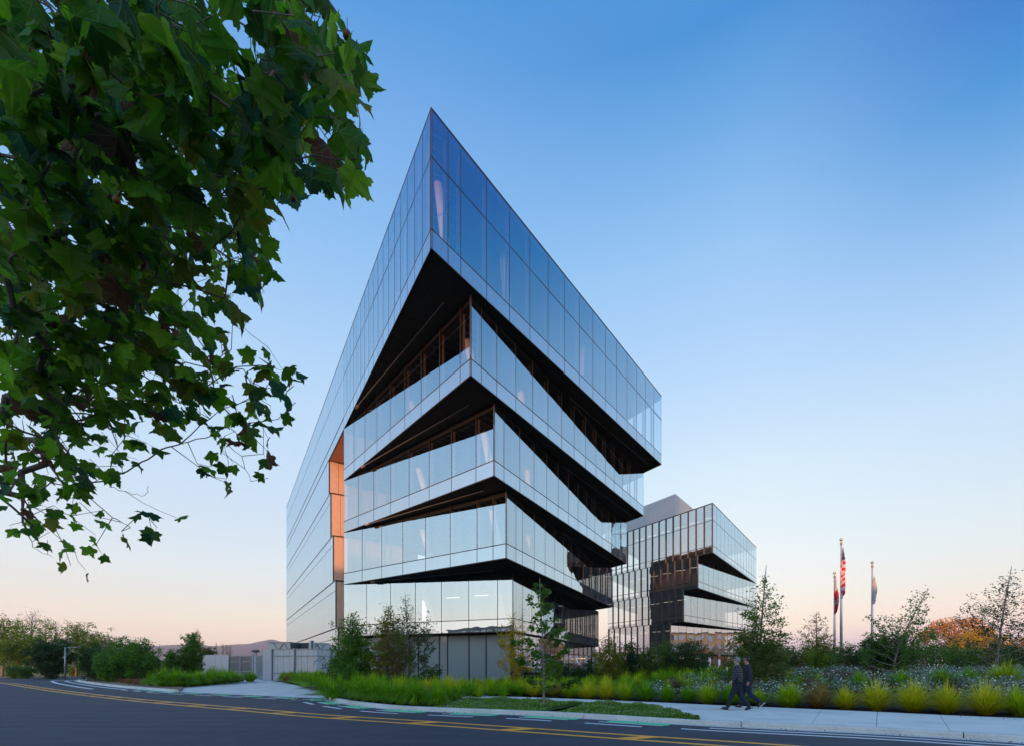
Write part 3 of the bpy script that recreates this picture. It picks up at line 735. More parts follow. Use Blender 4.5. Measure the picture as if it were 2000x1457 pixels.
# ------------------------------------------------------------------ fences, gate, roof plant at the end of the driveway
def flat_fence(name, label, cat, A, B, z1, pitch, panel_kind, posts=None, z0=.05, rails=()):
    root = empty(name, (A.x, A.y, 0), label, cat); u = (B - A).normalized(); L = (B - A).length; n_ = max(1, round(L / pitch))
    js = [L * i_ / n_ for i_ in range(n_ + 1)]
    for a, b in zip(js, js[1:]): pane(root, panel_kind, A, u, a, b, z0, z1, 'panel', gap=.03, tilt=.003)
    nrm = Vector((u.y, -u.x)); rz = math.atan2(u.y, u.x)
    if posts:
        for s_ in np.arange(.1, L + .01, posts):
            b = MB(); p = A + u * s_ + nrm * .12; b.box((p.x, p.y, z1 / 2 + .03), (.14, .14, z1 + .1), rz); attach(b.build('post', M['steel_post']), root)
        for z in rails:
            b = MB(); p = (A + B) / 2 + nrm * .06; b.box((p.x, p.y, z), (L, .08, .09), rz); attach(b.build('rail', M['steel_post']), root)
    else:
        b = MB(); p = (A + B) / 2 - nrm * .06; b.box((p.x, p.y, (z0 + z1) / 2 - .02), (L, .06, z1 - z0 - .04), rz); attach(b.build('backing', M['gate_grey']), root)
    return root
Dg = 76.0
X = lambda px, D: (px - CX) / F * D
flat_fence('metal_fence', 'pale metal panel fence left of the dark gate behind tall grass', 'fence', Vector((X(392, Dg), Dg + .5)), Vector((X(446, Dg), Dg)), Wp(0, 1278, Dg).z, 1.25, 'fence_metal')
# the gate, two leaves
gt = empty('metal_gate', (X(446, Dg), Dg, 0), 'dark grey double gate at the end of the driveway', 'gate')
zt = Wp(0, 1280, Dg).z; w_ = X(492, Dg) - X(446, Dg)
for lf in range(2):
    x0 = X(446, Dg) + w_ * lf / 2 + .04; x1 = X(446, Dg) + w_ * (lf + 1) / 2 - .04
    b = MB()
    for zz in (.16, .95, 2.45, zt - .06): b.box(((x0 + x1) / 2, Dg, zz), (x1 - x0, .10, .12))
    for xx in (x0 + .04, x1 - .04): b.box((xx, Dg - .01, zt / 2 + .05), (.08, .12, zt - .1))
    attach(b.build('gate_frame', M['steel_post']), gt)
    nb_ = 6
    for q in range(nb_):
        b = MB(); xm = x0 + (x1 - x0) * (q + .5) / nb_; b.box((xm, Dg + .06, zt / 2 + .04), ((x1 - x0) / nb_ - .03, .03, zt - .16)); attach(b.build('board', M['gate_grey']), gt)
b = MB(); b.box((X(494.5, Dg), Dg, zt / 2 + .1), (.26, .3, zt + .3)); attach(b.build('gate_post', M['steel_post']), gt)
Dn = 58.0; zf = Wp(0, 1268, Dn).z
Acor = Vector((X(500, 70), 70)); Bcor = Vector((X(513, Dn), Dn)); Ccor = Vector((X(531, Dn - 1), Dn - 1))
r_ = flat_fence('glass_screen', 'bluish glazed screen running back beside the gate', 'screen', Acor, Bcor, Wp(0, 1280, 64).z, 1.5, 'glass_dim')
flat_fence('metal_fence', 'plain pale panel wall at the corner of the service yard', 'fence', Bcor, Ccor, zf, 1.1, 'fence_metal')
flat_fence('metal_fence', 'long ribbed metal enclosure with grey steel posts beside the big building', 'fence', Ccor, Vector((X(662, 54), 54)), zf, .9, 'fence_metal', posts=3.3, rails=(.9, 2.9, zf - .02))
# equipment behind the fence
def crate(name, label, x0, x1, y0, y1, D, dep, brace):
    r = empty(name, (X((x0 + x1) / 2, D), D, 0), label, 'equipment'); zt_, zb_ = Wp(0, y0, D).z, Wp(0, y1, D).z; xa, xb = X(x0, D), X(x1, D)
    b = MB(); b.box(((xa + xb) / 2, D + dep / 2, zt_ / 2), (xb - xa, dep, zt_)); attach(b.build('casing', M['fence_metal']), r)
    if brace:
        b = MB(); n_ = 3
        for i_ in range(n_):
            u0 = xa + .8 + (xb - xa - 1.0) * i_ / n_; u1 = xa + .8 + (xb - xa - 1.0) * (i_ + 1) / n_
            b.bar((u0, D - .06, zb_ if i_ % 2 else zt_ - .1), (u1, D - .06, zt_ - .1 if i_ % 2 else zb_), .07, n=4)
        b.bar((xa, D - .05, zt_ - .05), (xb, D - .05, zt_ - .05), .08, n=4); attach(b.build('brace', M['steel_post']), r)
    else:
        n_ = int((xb - xa) / .55)
        for i_ in range(n_):
            b = MB(); xx = xa + (i_ + .5) * (xb - xa) / n_; b.box((xx, D - .10, (zt_ + zb_) / 2), (.20, .18, zt_ - zb_ + .5)); attach(b.build('louvre', M['steel_post'] if i_ % 2 else M['fence_metal']), r)
crate('roof_plant', 'pale box with crossed steel braces above the service yard fence', 522, 567, 1253, 1270, 66, 4, True)
crate('louvred_plant', 'louvred machinery box above the yard fence by the glass wall', 603, 641, 1254.5, 1270, 58, 4, False)
def lamp(px, top, base_y, D, label, arm, group='lamp posts by the left road'):
    r = empty('street_lamp', (X(px, D), D, 0), label, 'street lamp', group); z = Wp(0, top, D).z
    b = MB(); b.bar((0, 0, 0), (0, 0, z), .11, .07, n=8); b.build('pole', M['steel_post'], r, True)
    for s_ in arm:
        b = MB(); b.bar((0, 0, z - .1), (s_ * .8, 0, z - .05), .035, n=5); b.build('arm', M['steel_post'], r)
        b = MB(); b.box((s_ * 1.1, 0, z - .04), (.62, .24, .07)); b.build('lamp_head', M['steel_post'], r)
lamp(127, 1263, 1324, 62, 'grey street lamp with one long arm over the road bend', (1.2,))
lamp(70, 1243, 1310, 95, 'tall dark lamp post with two heads among the left trees', (1, -1))
lamp(107, 1250, 1310, 105, 'thin dark lamp post between the tall left trees', (-.6,))
r = empty('yard_lamp', (X(499, 74), 74, 0), 'short lamp with a wide dark shade beside the gate', 'lamp'); z = Wp(0, 1272, 74).z
b = MB(); b.bar((0, 0, 0), (0, 0, z), .18, n=8); b.build('post', M['fence_metal'], r)
b = MB(); b.sphere((0, 0, z + .1), .62, 12, 6, (1, 1, .4)); b.build('shade', M['gate_grey'], r, True)

# ------------------------------------------------------------------ buildings and trees behind the camera: they reflect in the glass and the opposite blocks are added, shaped to shade the ground
def block(label, x0, x1, y0, y1, h, col, floors):
    r = empty('low_building', ((x0 + x1) / 2, (y0 + y1) / 2, 0), label, 'building')
    b = MB(); b.box(((x0 + x1) / 2, (y0 + y1) / 2, h / 2 - .05), (x1 - x0, y1 - y0, h)); attach(b.build('wall', plain('facing_wall', col, .8)), r)
    b = MB(); b.box(((x0 + x1) / 2, (y0 + y1) / 2, h + .12), (x1 - x0 + .6, y1 - y0 + .6, .4)); attach(b.build('roof', M['gate_grey']), r)
    w = MB()
    for f in range(floors):
        zc = h * (f + .55) / floors
        for xx in np.arange(x0 + 2, x1 - 1, 3.4): w.box((xx, y1 + .02, zc), (2.3, .12, h / floors * .5)); w.box((xx, y0 - .02, zc), (2.3, .12, h / floors * .5))
        for yy in np.arange(y0 + 2, y1 - 1, 3.4): w.box((x0 - .02, yy, zc), (.12, 2.3, h / floors * .5)); w.box((x1 + .02, yy, zc), (.12, 2.3, h / floors * .5))
    attach(w.build('window', M['spandrel']), r)
block('unseen tan block across the road, added to block the low sun', -125, -36.5, -74, -56, 16.0, (.34, .28, .22), 4)
block('unseen taller grey block opposite, added to block the low sun', -36, -22, -72, -56, 20.8, (.24, .24, .25), 5)
block('unseen low brown block opposite at the right, added to block the low sun', -18, 12, -66, -50, 13.2, (.30, .2, .15), 3)
block('unseen small white block opposite at the right, added to block the low sun', 14, 30, -66, -50, 10.5, (.5, .5, .5), 2)
block('brick office block far to the right of the lawn', 118, 142, 8, 44, 13, (.40, .22, .14), 3)
block('sand coloured block far to the right of the lawn', 150, 190, 60, 135, 15, (.42, .34, .24), 4)
block('grey block far to the right beside the road', 105, 135, -34, -4, 15, (.20, .19, .24), 4)

# ------------------------------------------------------------------ haze
hz = MB(); hz.box((-1000, 2900, 134), (9000, 6000, 272)); hzm = bpy.data.materials.new('haze_air'); hzm.use_nodes = True
nn_ = hzm.node_tree; nn_.nodes.clear(); pv = nn_.nodes.new('ShaderNodeVolumePrincipled'); om = nn_.nodes.new('ShaderNodeOutputMaterial'); nn_.links.new(pv.outputs[0], om.inputs[1])
pv.inputs['Density'].default_value = 0.00010; pv.inputs['Color'].default_value = (.93, .93, .97, 1); pv.inputs['Anisotropy'].default_value = .0
setp(hz.build('haze', hzm), kind='stuff')
#PART2
# ------------------------------------------------------------------ ground heights in the planting beds
ordn = ['first', 'second', 'third', 'fourth', 'fifth', 'sixth', 'seventh', 'eighth', 'ninth', 'tenth', 'eleventh', 'twelfth', 'thirteenth', 'fourteenth', 'fifteenth', 'sixteenth', 'seventeenth', 'eighteenth']
def sstep(a, b, x): t = max(0.0, min(1.0, (x - a) / (b - a))); return t * t * (3 - 2 * t)
wb_pts = [(p.x, p.y) for p in walk_back[::6]]
WB = np.array(wb_pts)
def behind_walk(X, Y):
    """distance behind the rear edge of the sidewalk (0 on or in front of it)"""
    d = np.hypot(WB[:, 0] - X, WB[:, 1] - Y); k = int(d.argmin())
    return d[k] if Y > np.interp(X, WB[::-1, 0], WB[::-1, 1]) else 0.0
def hgt(X, Y):
    d = behind_walk(X, Y); s_ = sstep(4, 9, X)
    return .10 + .30 * sstep(.3, 6, d) + s_ * .62 * sstep(1.0, 13, d) * (1 - sstep(50, 75, Y))
gx = np.arange(-12, 62, .8); gy = np.arange(9, 78, .8); hv = []
for y_ in gy:
    for x_ in gx: hv.append((x_, y_, hgt(x_, y_) - (.10 if behind_walk(x_, y_) <= .05 else 0) + .012 * noise.noise(Vector((x_ * 2, y_ * 2, 0)))))
fs = []; nx_ = len(gx)
for j in range(len(gy) - 1):
    for i_ in range(nx_ - 1):
        a = j * nx_ + i_
        if all(behind_walk(hv[q][0], hv[q][1]) > .45 for q in (a, a + 1, a + nx_, a + nx_ + 1)) and hv[a][1] < 76 - max(0, -hv[a][0]) * 2.4 and not (hv[a][0] < 9 and hv[a][1] > 30 - .0 * hv[a][0]): fs.append((a, a + 1, a + nx_ + 1, a + nx_))
mb = MB(); mb.add(hv, fs); setp(mb.build('planting_mound', M['mulch'], smooth=True), kind='structure')

# ------------------------------------------------------------------ foliage tools
def quads(pos, size, v, up=.0, asp=.62, r=rng):
    """one folded-free leaf quad per position"""
    n = len(pos); a = r.normal(size=(n, 3)); a[:, 2] = a[:, 2] * .6 + up; a /= np.linalg.norm(a, axis=1)[:, None] + 1e-9
    b = np.cross(a, r.normal(size=(n, 3))); b /= np.linalg.norm(b, axis=1)[:, None] + 1e-9
    s = (size * r.uniform(.65, 1.25, n))[:, None]
    V = np.stack([pos, pos + a * s * .5 + b * s * asp * .5, pos + a * s, pos + a * s * .5 - b * s * asp * .5], 1).reshape(-1, 3)
    return V, np.arange(4 * n).reshape(n, 4), np.repeat(v, 4)
def leaf_mesh(name, pos, size, v, mat, up=0.0, asp=.62):
    V, Fq, a = quads(np.asarray(pos), size, np.asarray(v), up, asp); return np_mesh(name, V, Fq, [mat], a)
def plant(kind, label, cat, base, H, Rr, mat, group=None, nleaf=2600, ls=.1, nb=34, h0=.12, prof=None, lean=(0, 0), tr=.06, rise=.35, sig=.12, bark='bark', up=0.0, taper=1.0, top_bare=0.0, wob=.12, asp=.62, size=None):
    """a tree or shrub: trunk, branches and a crown of leaves carried by the branches"""
    Rr *= 1.18 if base[1] < 36 else 1.0
    root = empty(kind, base, label, cat, group); r = np.random.default_rng(int(abs(base[0] * 131 + base[1] * 17)) + nleaf)
    prof = prof or [(0, .75), (.25, 1), (.6, .7), (1, .08)]
    ph = [p[0] for p in prof]; pr = [p[1] for p in prof]
    def axis(t):
        return Vector((lean[0] * t ** 1.6 + wob * H * .06 * math.sin(3.1 * t + base[0]), lean[1] * t ** 1.6 + wob * H * .06 * math.cos(2.7 * t + base[1]), H * t))
    mb = MB(); mb.tube([axis(t) for t in np.linspace(0, 1, 8)], [tr * (1 - .88 * t) + .004 for t in np.linspace(0, 1, 8)], 6); mb.v = [(x, y, z if z > .001 else -.2) for x, y, z in mb.v]
    mb.build('trunk', M[bark], root, True)
    bb = MB(); P = []; Vv = []; Wt = []
    for k in range(nb):
        t = h0 + (1 - h0) * ((k + r.uniform(0, .8)) / nb) ** taper; az = k * 2.399 + r.uniform(-.4, .4)
        L = Rr * float(np.interp((t - h0) / (1 - h0), ph, pr)) * r.uniform(.68, 1.12)
        st = axis(max(.02, t - .04)); d = Vector((math.cos(az), math.sin(az), rise * r.uniform(.5, 1.6))); pts = [st]
        for q in range(1, 4): pts.append(st + d * (L * q / 3) + Vector((r.normal(0, .05) * L, r.normal(0, .05) * L, (.10 * (q / 3) ** 2 * L * (1 if rise > 0 else -1)))))
        bb.tube(pts, [tr * .34 * (1 - t * .6) + .003, tr * .24 * (1 - t * .6) + .002, tr * .14 * (1 - t * .5) + .002, .002], 3)
        Wt.append(max(L, .12 * Rr) ** 1.5 * (0 if t > 1 - top_bare else 1)); P.append(np.array([list(p) for p in pts])); Vv.append(r.uniform(0, 1))
    bb.build('branches', M[bark], root)
    Wt = np.array(Wt); Wt /= Wt.sum(); idx = r.choice(nb, nleaf, p=Wt); u = r.beta(1.7, 1.0, nleaf) * 3
    PP = np.array(P); i0 = np.minimum(u.astype(int), 2); f = (u - i0)[:, None]
    pos = PP[idx, i0] * (1 - f) + PP[idx, i0 + 1] * f
    # sub-clumps along every branch
    cl = r.normal(0, 1, (nb, 7, 3)) * sig * Rr; ci = np.minimum((u / 3 * 7).astype(int), 6)
    pos = pos + cl[idx, ci] + r.normal(0, 1, (nleaf, 3)) * sig * Rr * .55
    pos[:, 2] = np.maximum(pos[:, 2], .02)
    v = np.clip(.30 * np.array(Vv)[idx] + .30 * r.uniform(0, 1, (nb, 7))[idx, ci] + .4 * r.uniform(0, 1, nleaf), 0, 1)
    link('crown', leaf_mesh('crown', pos, ls, v, M[mat] if isinstance(mat, str) else mat, up, asp), root)
    return root
def at(px, D, z=None):
    X_ = (px - CX) / F * D; return (X_, D, hgt(X_, D) if z is None else z)
def Hh(ytop, D, base): return EYE + (HY - ytop) / F * D - base[2]
def tree(px, ytop, D, half, mat, label, kind='young_tree', cat='tree', group=None, z=None, **k):
    if D < 35 and 'nleaf' in k: k['nleaf'] = int(k['nleaf'] * 1.7); k['ls'] = k.get('ls', .1) * 1.08
    b = at(px, D, z); return plant(kind, label, cat, b, Hh(ytop, D, b), half / F * D, mat, group, **k)
CON = [(0, .9), (.2, 1), (.6, .62), (.9, .25), (1, .05)]
SPARSE = [(0, .5), (.15, .95), (.35, 1), (.6, .55), (.85, .22), (1, .06)]
# against the big building
tree(690, 1197, 31, 43, 'leaf_conifer', 'dense bright green conical tree at the left foot of the glass building', nleaf=9000, ls=.12, nb=70, h0=.04, prof=CON, tr=.08, rise=.1, sig=.13)
tree(757, 1180, 30.5, 45, 'leaf_olive', 'olive coloured tiered tree right of the dense green conical tree', nleaf=5200, ls=.11, nb=50, h0=.08, prof=CON, tr=.07, rise=.22, sig=.10)
tree(778, 1240, 29.5, 34, 'leaf_red', 'reddish thin tree with pink brown stems between the olive tree and the slender one', nleaf=1500, ls=.09, nb=36, h0=.05, tr=.05, rise=.8, sig=.10)
tree(797, 1158, 29, 34, 'leaf_mixed', 'slender tall birch with sparse dark leaves before the ground floor glass', nleaf=2300, ls=.085, nb=46, h0=.10, prof=SPARSE, tr=.05, rise=.9, sig=.10, lean=(-.2, 0))
tree(826, 1190, 29.5, 20, 'leaf_dark', 'second thin leader tree just right of the slender birch', nleaf=900, ls=.085, nb=30, h0=.2, prof=SPARSE, tr=.04, rise=1.0, sig=.12, lean=(.3, 0))
tree(838, 1298, 27, 22, 'leaf_dark', 'small dark leaning shrub in front of grey ground floor panels', 'shrub', 'shrub', nleaf=1100, ls=.10, nb=22, h0=.05, sig=.16, lean=(.5, 0), rise=.7)
tree(652, 1290, 32, 26, 'leaf_dark', 'thin leggy shrub before the ribbed metal enclosure', 'shrub', 'shrub', nleaf=480, ls=.11, nb=16, h0=.1, sig=.14, rise=.9)
tree(1003, 1196, 29, 36, 'leaf_yellow', 'yellow leaved young tree at the sharp corner of the ground floor', nleaf=3000, ls=.085, nb=50, h0=.06, prof=SPARSE, tr=.045, rise=.7, sig=.11)
tree(1020, 1180, 30, 15, 'leaf_olive', 'thin bare topped sapling behind the yellow tree', nleaf=420, ls=.08, nb=24, h0=.2, prof=SPARSE, tr=.035, rise=1.0, sig=.13)
for q, (px, yt, D, h) in enumerate(((1098, 1290, 31, 20), (1128, 1303, 32, 15), (1150, 1290, 33, 12))):
    tree(px, yt, D, h, 'leaf_dark', ['dark bushy shrub right of the sapling by the reflecting glass', 'low spiky dark shrub by the reflecting glass', 'reddish twiggy shrub by the entrance columns'][q], 'shrub', 'shrub', nleaf=900, ls=.1, nb=20, h0=.02, sig=.18, rise=.8)
# sapling in the kerbside bed
tree(1058, 1128, 17.6, 60, 'leaf_green', 'slim street sapling with pale trunk in the kerbside ground cover', z=.12, nleaf=1500, ls=.12, nb=22, h0=.16, prof=[(0, .8), (.2, 1), (.3, .5), (.42, .95), (.62, .45), (.8, .5), (1, .1)], tr=.045, rise=.30, sig=.06, bark='bark_pale', wob=.3)
# shrubs between the two buildings
for args in ((1190, 1240, 30, 34, 'leaf_olive', 'yellow green leafy young tree left of the fin wall', 3400),
             (1232, 1252, 31, 26, 'leaf_dark', 'dark bluish green young tree right of the yellow green one', 2600),
             (1268, 1264, 30, 26, 'leaf_mixed', 'brownish green young tree below the middle of the fin wall', 2300),
             (1302, 1250, 31, 24, 'leaf_green', 'mid green young tree before the warm lit lobby', 2200),
             (1348, 1252, 30, 38, 'leaf_dark', 'broad dark young tree left of the two white posts', 3400)):
    tree(*args[:6], nleaf=args[6], ls=.10, nb=44, h0=.04, prof=[(0, 1), (.4, .8), (.75, .45), (1, .08)], tr=.04, rise=.55, sig=.13)
# trees of the lawn on the right
tree(1482, 1102, 23.5, 56, 'leaf_green', 'tall young tree with long bare leader right of the two walkers', nleaf=2900, ls=.10, nb=60, h0=.05, prof=[(0, .85), (.2, 1), (.42, .62), (.5, .75), (.7, .35), (.85, .2), (1, .03)], tr=.07, rise=.38, sig=.085, bark='bark_pale', top_bare=.09, lean=(.35, 0))
tree(1478, 1238, 22.5, 52, 'leaf_mixed', 'bushy green shrub mass at the foot of the tall young tree', 'shrub', 'shrub', nleaf=4200, ls=.10, nb=50, h0=.02, prof=[(0, 1), (.6, .8), (1, .3)], rise=.6, sig=.15)
tree(1505, 1262, 24, 34, 'leaf_olive', 'loose yellow green shrub right of the bushy mass', 'shrub', 'shrub', nleaf=1900, ls=.09, nb=34, h0=.02, prof=[(0, 1), (.6, .8), (1, .3)], rise=.7, sig=.15)
tree(1594, 1194, 28, 36, 'leaf_olive', 'sparse conical young tree left of the flagpoles', nleaf=1700, ls=.085, nb=56, h0=.08, prof=CON, tr=.045, rise=.55, sig=.07)
tree(1597, 1262, 27.5, 24, 'leaf_fresh', 'fresh green shrub under the sparse conical tree', 'shrub', 'shrub', nleaf=1500, ls=.09, nb=26, h0=.03, sig=.16, rise=.8)
tree(1742, 1150, 25, 64, 'leaf_green', 'leaning broad young tree with a bare tilted leader right of the flagpoles', nleaf=2900, ls=.10, nb=64, h0=.04, prof=[(0, .8), (.3, 1), (.5, .7), (.68, .32), (.85, .22), (1, .05)], tr=.06, rise=.4, sig=.08, lean=(1.9, 0), bark='bark_pale')
tree(1735, 1258, 26, 36, 'leaf_dark', 'dense dark shrub against the orange lit tree', 'shrub', 'shrub', nleaf=4200, ls=.10, nb=50, h0=.02, prof=[(0, 1), (.6, .85), (1, .4)], rise=.7, sig=.15)
tree(1945, 1105, 26, 62, 'leaf_dark', 'tall open young tree with dark leaves at the right edge', nleaf=2500, ls=.10, nb=60, h0=.06, prof=[(0, .7), (.2, 1), (.45, .85), (.65, .5), (.85, .25), (1, .04)], tr=.07, rise=.5, sig=.08, lean=(.85, 0), bark='bark_pale', top_bare=.06)
# the far sunlit trees
def dome_tree(px, ytop, D, half, mat, label, nl=9000, ls=.42, ratio=.38, skirt=.55):
    b = at(px, D, 0); H = Hh(ytop, D, b); Rr = half / F * D; r = np.random.default_rng(px)
    root = empty('pine_tree', b, label, 'tree'); mb = MB(); mb.tube([(0, 0, -.3), (.3, 0, H * .3), (-.2, .1, H * .75)], [.55, .42, .25], 8); mb.build('trunk', M['bark'], root, True)
    bb = MB(); cs = []
    for k in range(46):
        az = k * 2.399; t = ((k + .5) / 46) ** .5; x, y = Rr * t * math.cos(az) * .92, Rr * t * math.sin(az) * .92; z = H * (1 - ratio * t ** 2.2) - .9 - r.uniform(0, H * .10)
        if k % 4 == 0: z -= H * skirt * r.uniform(.3, .8) * .6
        cs.append((x, y, z)); bb.tube([(0, 0, H * .28 + (z - H * .5) * .3), (x * .45, y * .45, z * .72), (x, y, z)], [.22, .13, .03], 4)
    bb.build('branches', M['bark'], root); cs = np.array(cs); idx = r.integers(0, 46, nl)
    d = r.normal(size=(nl, 3)); d /= np.linalg.norm(d, axis=1)[:, None]; rad = Rr * .23 * r.uniform(.7, 1.1, nl)[:, None]
    pos = cs[idx] + d * rad * np.array([1, 1, .55]); v = np.clip(.5 * r.uniform(0, 1, 46)[idx] + .5 * r.uniform(0, 1, nl), 0, 1)
    link('crown', leaf_mesh('crown', pos, ls, v, M[mat]), root); return root
dome_tree(1866, 1200, 135, 62, 'leaf_rust', 'big dome shaped pine lit orange by the low sun')
dome_tree(1915, 1218, 138, 26, 'leaf_rust', 'smaller orange lit pine crown right of the big dome', nl=3600)
tree(1915, 1246, 118, 46, 'leaf_yellow', 'yellow lit tree right of the orange pine', 'tree', z=0, nleaf=6000, ls=.42, nb=50, h0=.15, prof=[(0, .9), (.5, 1), (.85, .7), (1, .3)], tr=.3, rise=.6, sig=.16)
tree(1990, 1262, 90, 50, 'leaf_rust', 'low sunlit tree cut by the right edge of the picture', 'tree', z=0, nleaf=3600, ls=.35, nb=40, h0=.1, prof=[(0, .9), (.6, 1), (1, .4)], tr=.2, rise=.5, sig=.18)
# shrub belt behind the flower bed
rb_ = random.Random(5)
for q in range(19):
    px = 1515 + q * 27 + rb_.uniform(-8, 8); D = rb_.uniform(38, 52); yt = (14 if 1795 < px < 1940 else 0) + 1286 - (8 if px > 1650 else 0) - (8 if 1680 < px < 1900 else 0) + rb_.uniform(-7, 6)
    mt_ = rb_.choice(['leaf_dark', 'leaf_green', 'leaf_mixed']); tree(px, yt, D, 33, mt_, '%s rounded shrub behind the white flower bed, %s from the left in its belt' % ({'leaf_dark': 'dark green', 'leaf_green': 'mid green', 'leaf_mixed': 'brownish green'}[mt_], (ordn + ['nineteenth'])[q]), 'shrub', 'shrub', 'shrubs in the belt behind the flower bed', nleaf=1900, ls=.17, nb=26, h0=.02, prof=[(0, 1), (.6, .95), (1, .5)], rise=.8, sig=.2)
# far scrub
def scrub(name, px0, px1, D0, D1, ztop, mat, n, ls, label=None):
    r = np.random.default_rng(int(abs(px0) + D0)); D = r.uniform(D0, D1, n); px = r.uniform(px0, px1, n); Xs = (px - CX) / F * D
    lump = np.array([noise.noise(Vector((x * .22, d * .22, 5))) for x, d in zip(Xs, D)]); z = r.uniform(0, 1, n) ** .6 * ztop * (.75 + .6 * lump)
    v = np.clip(.5 + .5 * lump + r.normal(0, .2, n), 0, 1); o = link(name, leaf_mesh(name, np.stack([Xs, D, z], 1), ls, v, M[mat])); setp(o, label or 'low band of scrub far away along the horizon', 'scrub', None, 'stuff')
scrub('far_scrub', 1480, 1700, 70, 84, 3.3, 'leaf_rust', 9000, .4)
scrub('far_scrub', 1600, 1790, 95, 130, 4.6, 'leaf_mixed', 6000, .6)
scrub('far_scrub', 1945, 2300, 95, 130, 4.6, 'leaf_mixed', 9000, .6)
scrub('far_scrub', -400, 620, 150, 210, 5.0, 'leaf_dark', 14000, .9)
scrub('far_scrub', 1150, 1520, 96, 120, 4.2, 'leaf_dark', 6000, .6)
# ------------------------------------------------------------------ trees on the left
def lt(px, yt, D, half, mat, label, **k):
    if mat in ('leaf_olive', 'leaf_mixed') and k.get('nleaf', 0) > 1000: mat = 'leaf_green'
    k['nleaf'] = int(k.get('nleaf', 3600) * 1.35)
    kk = dict(nleaf=3600, ls=.26, nb=44, h0=.18, prof=[(0, .7), (.3, 1), (.7, .8), (1, .25)], tr=.22, rise=.7, sig=.13, z=0, kind='tree'); kk.update(k); return tree(px, yt, D, half, mat, label, **kk)
lt(6, 1208, 84, 34, 'leaf_green', 'tall open green tree at the left edge of the road bend')
lt(40, 1262, 76, 46, 'leaf_green', 'broad low green tree over the clipped bushes', nleaf=6500, h0=.42, prof=[(0, .9), (.4, 1), (1, .55)], sig=.17)
lt(34, 1208, 88, 26, 'leaf_olive', 'thin half bare tree behind the broad low tree', nleaf=1300, ls=.24)
lt(62, 1196, 90, 26, 'leaf_mixed', 'nearly bare fan shaped tree among the left trees', nleaf=260, nb=60, ls=.2, tr=.2, rise=1.5)
lt(88, 1210, 86, 26, 'leaf_olive', 'open tree with tufts of leaves left of the tall lamp', nleaf=1900)
lt(109, 1214, 88, 20, 'leaf_mixed', 'pale bare branched tree right of the tufted one', nleaf=200, nb=60, ls=.2, rise=1.3)
lt(100, 1262, 66, 36, 'leaf_dark', 'dark broad conifer sweeping to the ground left of the lamp post', nleaf=9000, ls=.24, nb=70, h0=.02, prof=[(0, .95), (.3, 1), (.7, .75), (1, .25)], rise=.75, sig=.10)
lt(150, 1218, 84, 34, 'leaf_green', 'tall green tree right of the lamp post', nleaf=3800)
lt(178, 1240, 82, 36, 'leaf_olive', 'wide olive tree behind the island bushes', nleaf=3400)
lt(212, 1242, 84, 26, 'leaf_mixed', 'thin brownish tree at the end of the tall left group', nleaf=1700)
lt(195, 1262, 64, 24, 'leaf_dark', 'dark conifer peeking over the island bushes', nleaf=3200, ls=.22, nb=50, h0=.02, prof=CON, rise=.6)
for a in ((190, 1277, 54, 30, 'dark rounded bush at the tip of the island'), (228, 1272, 52, 34, 'large green bush in the middle of the island'), (214, 1290, 49, 24, 'low blue green bush in front of the large island bush'),
          (272, 1263, 50, 34, 'green bushy tree on the island left of the tall grass'), (257, 1262, 62, 24, 'light green tree behind the island bushes'), (292, 1288, 54, 18, 'small fresh bush beside the island tree')):
    lt(*a[:4], 'leaf_conifer' if 'green' in a[4] else 'leaf_dark', a[4], kind='bush', cat='bush', nleaf=5200, ls=.19, nb=40, h0=.02, prof=[(0, .9), (.45, 1), (1, .5)], sig=.17, tr=.1)
lt(336, 1267, 58, 17, 'leaf_conifer', 'small conical evergreen left of the column shaped one', nleaf=3600, ls=.17, nb=44, h0=.02, prof=[(0, 1), (.6, .7), (1, .15)], tr=.1)
lt(378, 1239, 60, 17, 'leaf_conifer', 'column shaped evergreen beside the pale fence', nleaf=6500, ls=.17, nb=60, h0=.01, prof=[(0, 1), (.6, .95), (.9, .6), (1, .1)], tr=.1, rise=1.4, sig=.2)
lt(360, 1262, 59, 18, 'leaf_green', 'rounded evergreen between the conical and the column shaped ones', nleaf=4200, ls=.17, nb=44, h0=.01, prof=[(0, 1), (.6, .9), (1, .3)], tr=.1, sig=.2)
for q, px in enumerate((423, 436, 443, 449)): lt(px, 1254 + q * 2, 120, 6, 'leaf_mixed', 'bare slim tree beyond the pale fence, %s from the left' % ordn[q], group='bare slim trees beyond the fence', nleaf=60, ls=.2, nb=34, rise=2.2, tr=.16)
lt(405, 1267, 110, 18, 'leaf_dark', 'dark rounded tree beyond the pale fence', nleaf=1800, ls=.4)
for q, (px, yt, D, h, lb) in enumerate(((26, 1304, 70, 13, 'left one of the two clipped bushes on the dry verge'), (48, 1307, 68, 12, 'right one of the two clipped bushes on the dry verge'), (146, 1307, 88, 14, 'clipped hedge right of the lamp post'))):
    tree(px, yt, D, h, 'leaf_green', lb, 'bush', 'bush', z=0, nleaf=3200, ls=.16, nb=30, h0=.05, prof=[(0, 1), (.7, 1), (1, .85)], rise=.4, sig=.22)
fr = empty('mesh_fence', (-80, 92, 0), 'dark green screened fence under the left trees', 'fence')
for q in range(10):
    b = MB(); b.box((-103 + q * 3.4, 92, 1.1), (3.3, .05, 2.1)); attach(b.build('screen', plain('green_screen', (.02, .10, .09), .7) if q == 0 else bpy.data.materials['green_screen']), fr)
    b = MB(); b.box((-104.7 + q * 3.4, 91.95, 1.2), (.12, .12, 2.5)); attach(b.build('post', M['steel_post']), fr)
pl = MB()
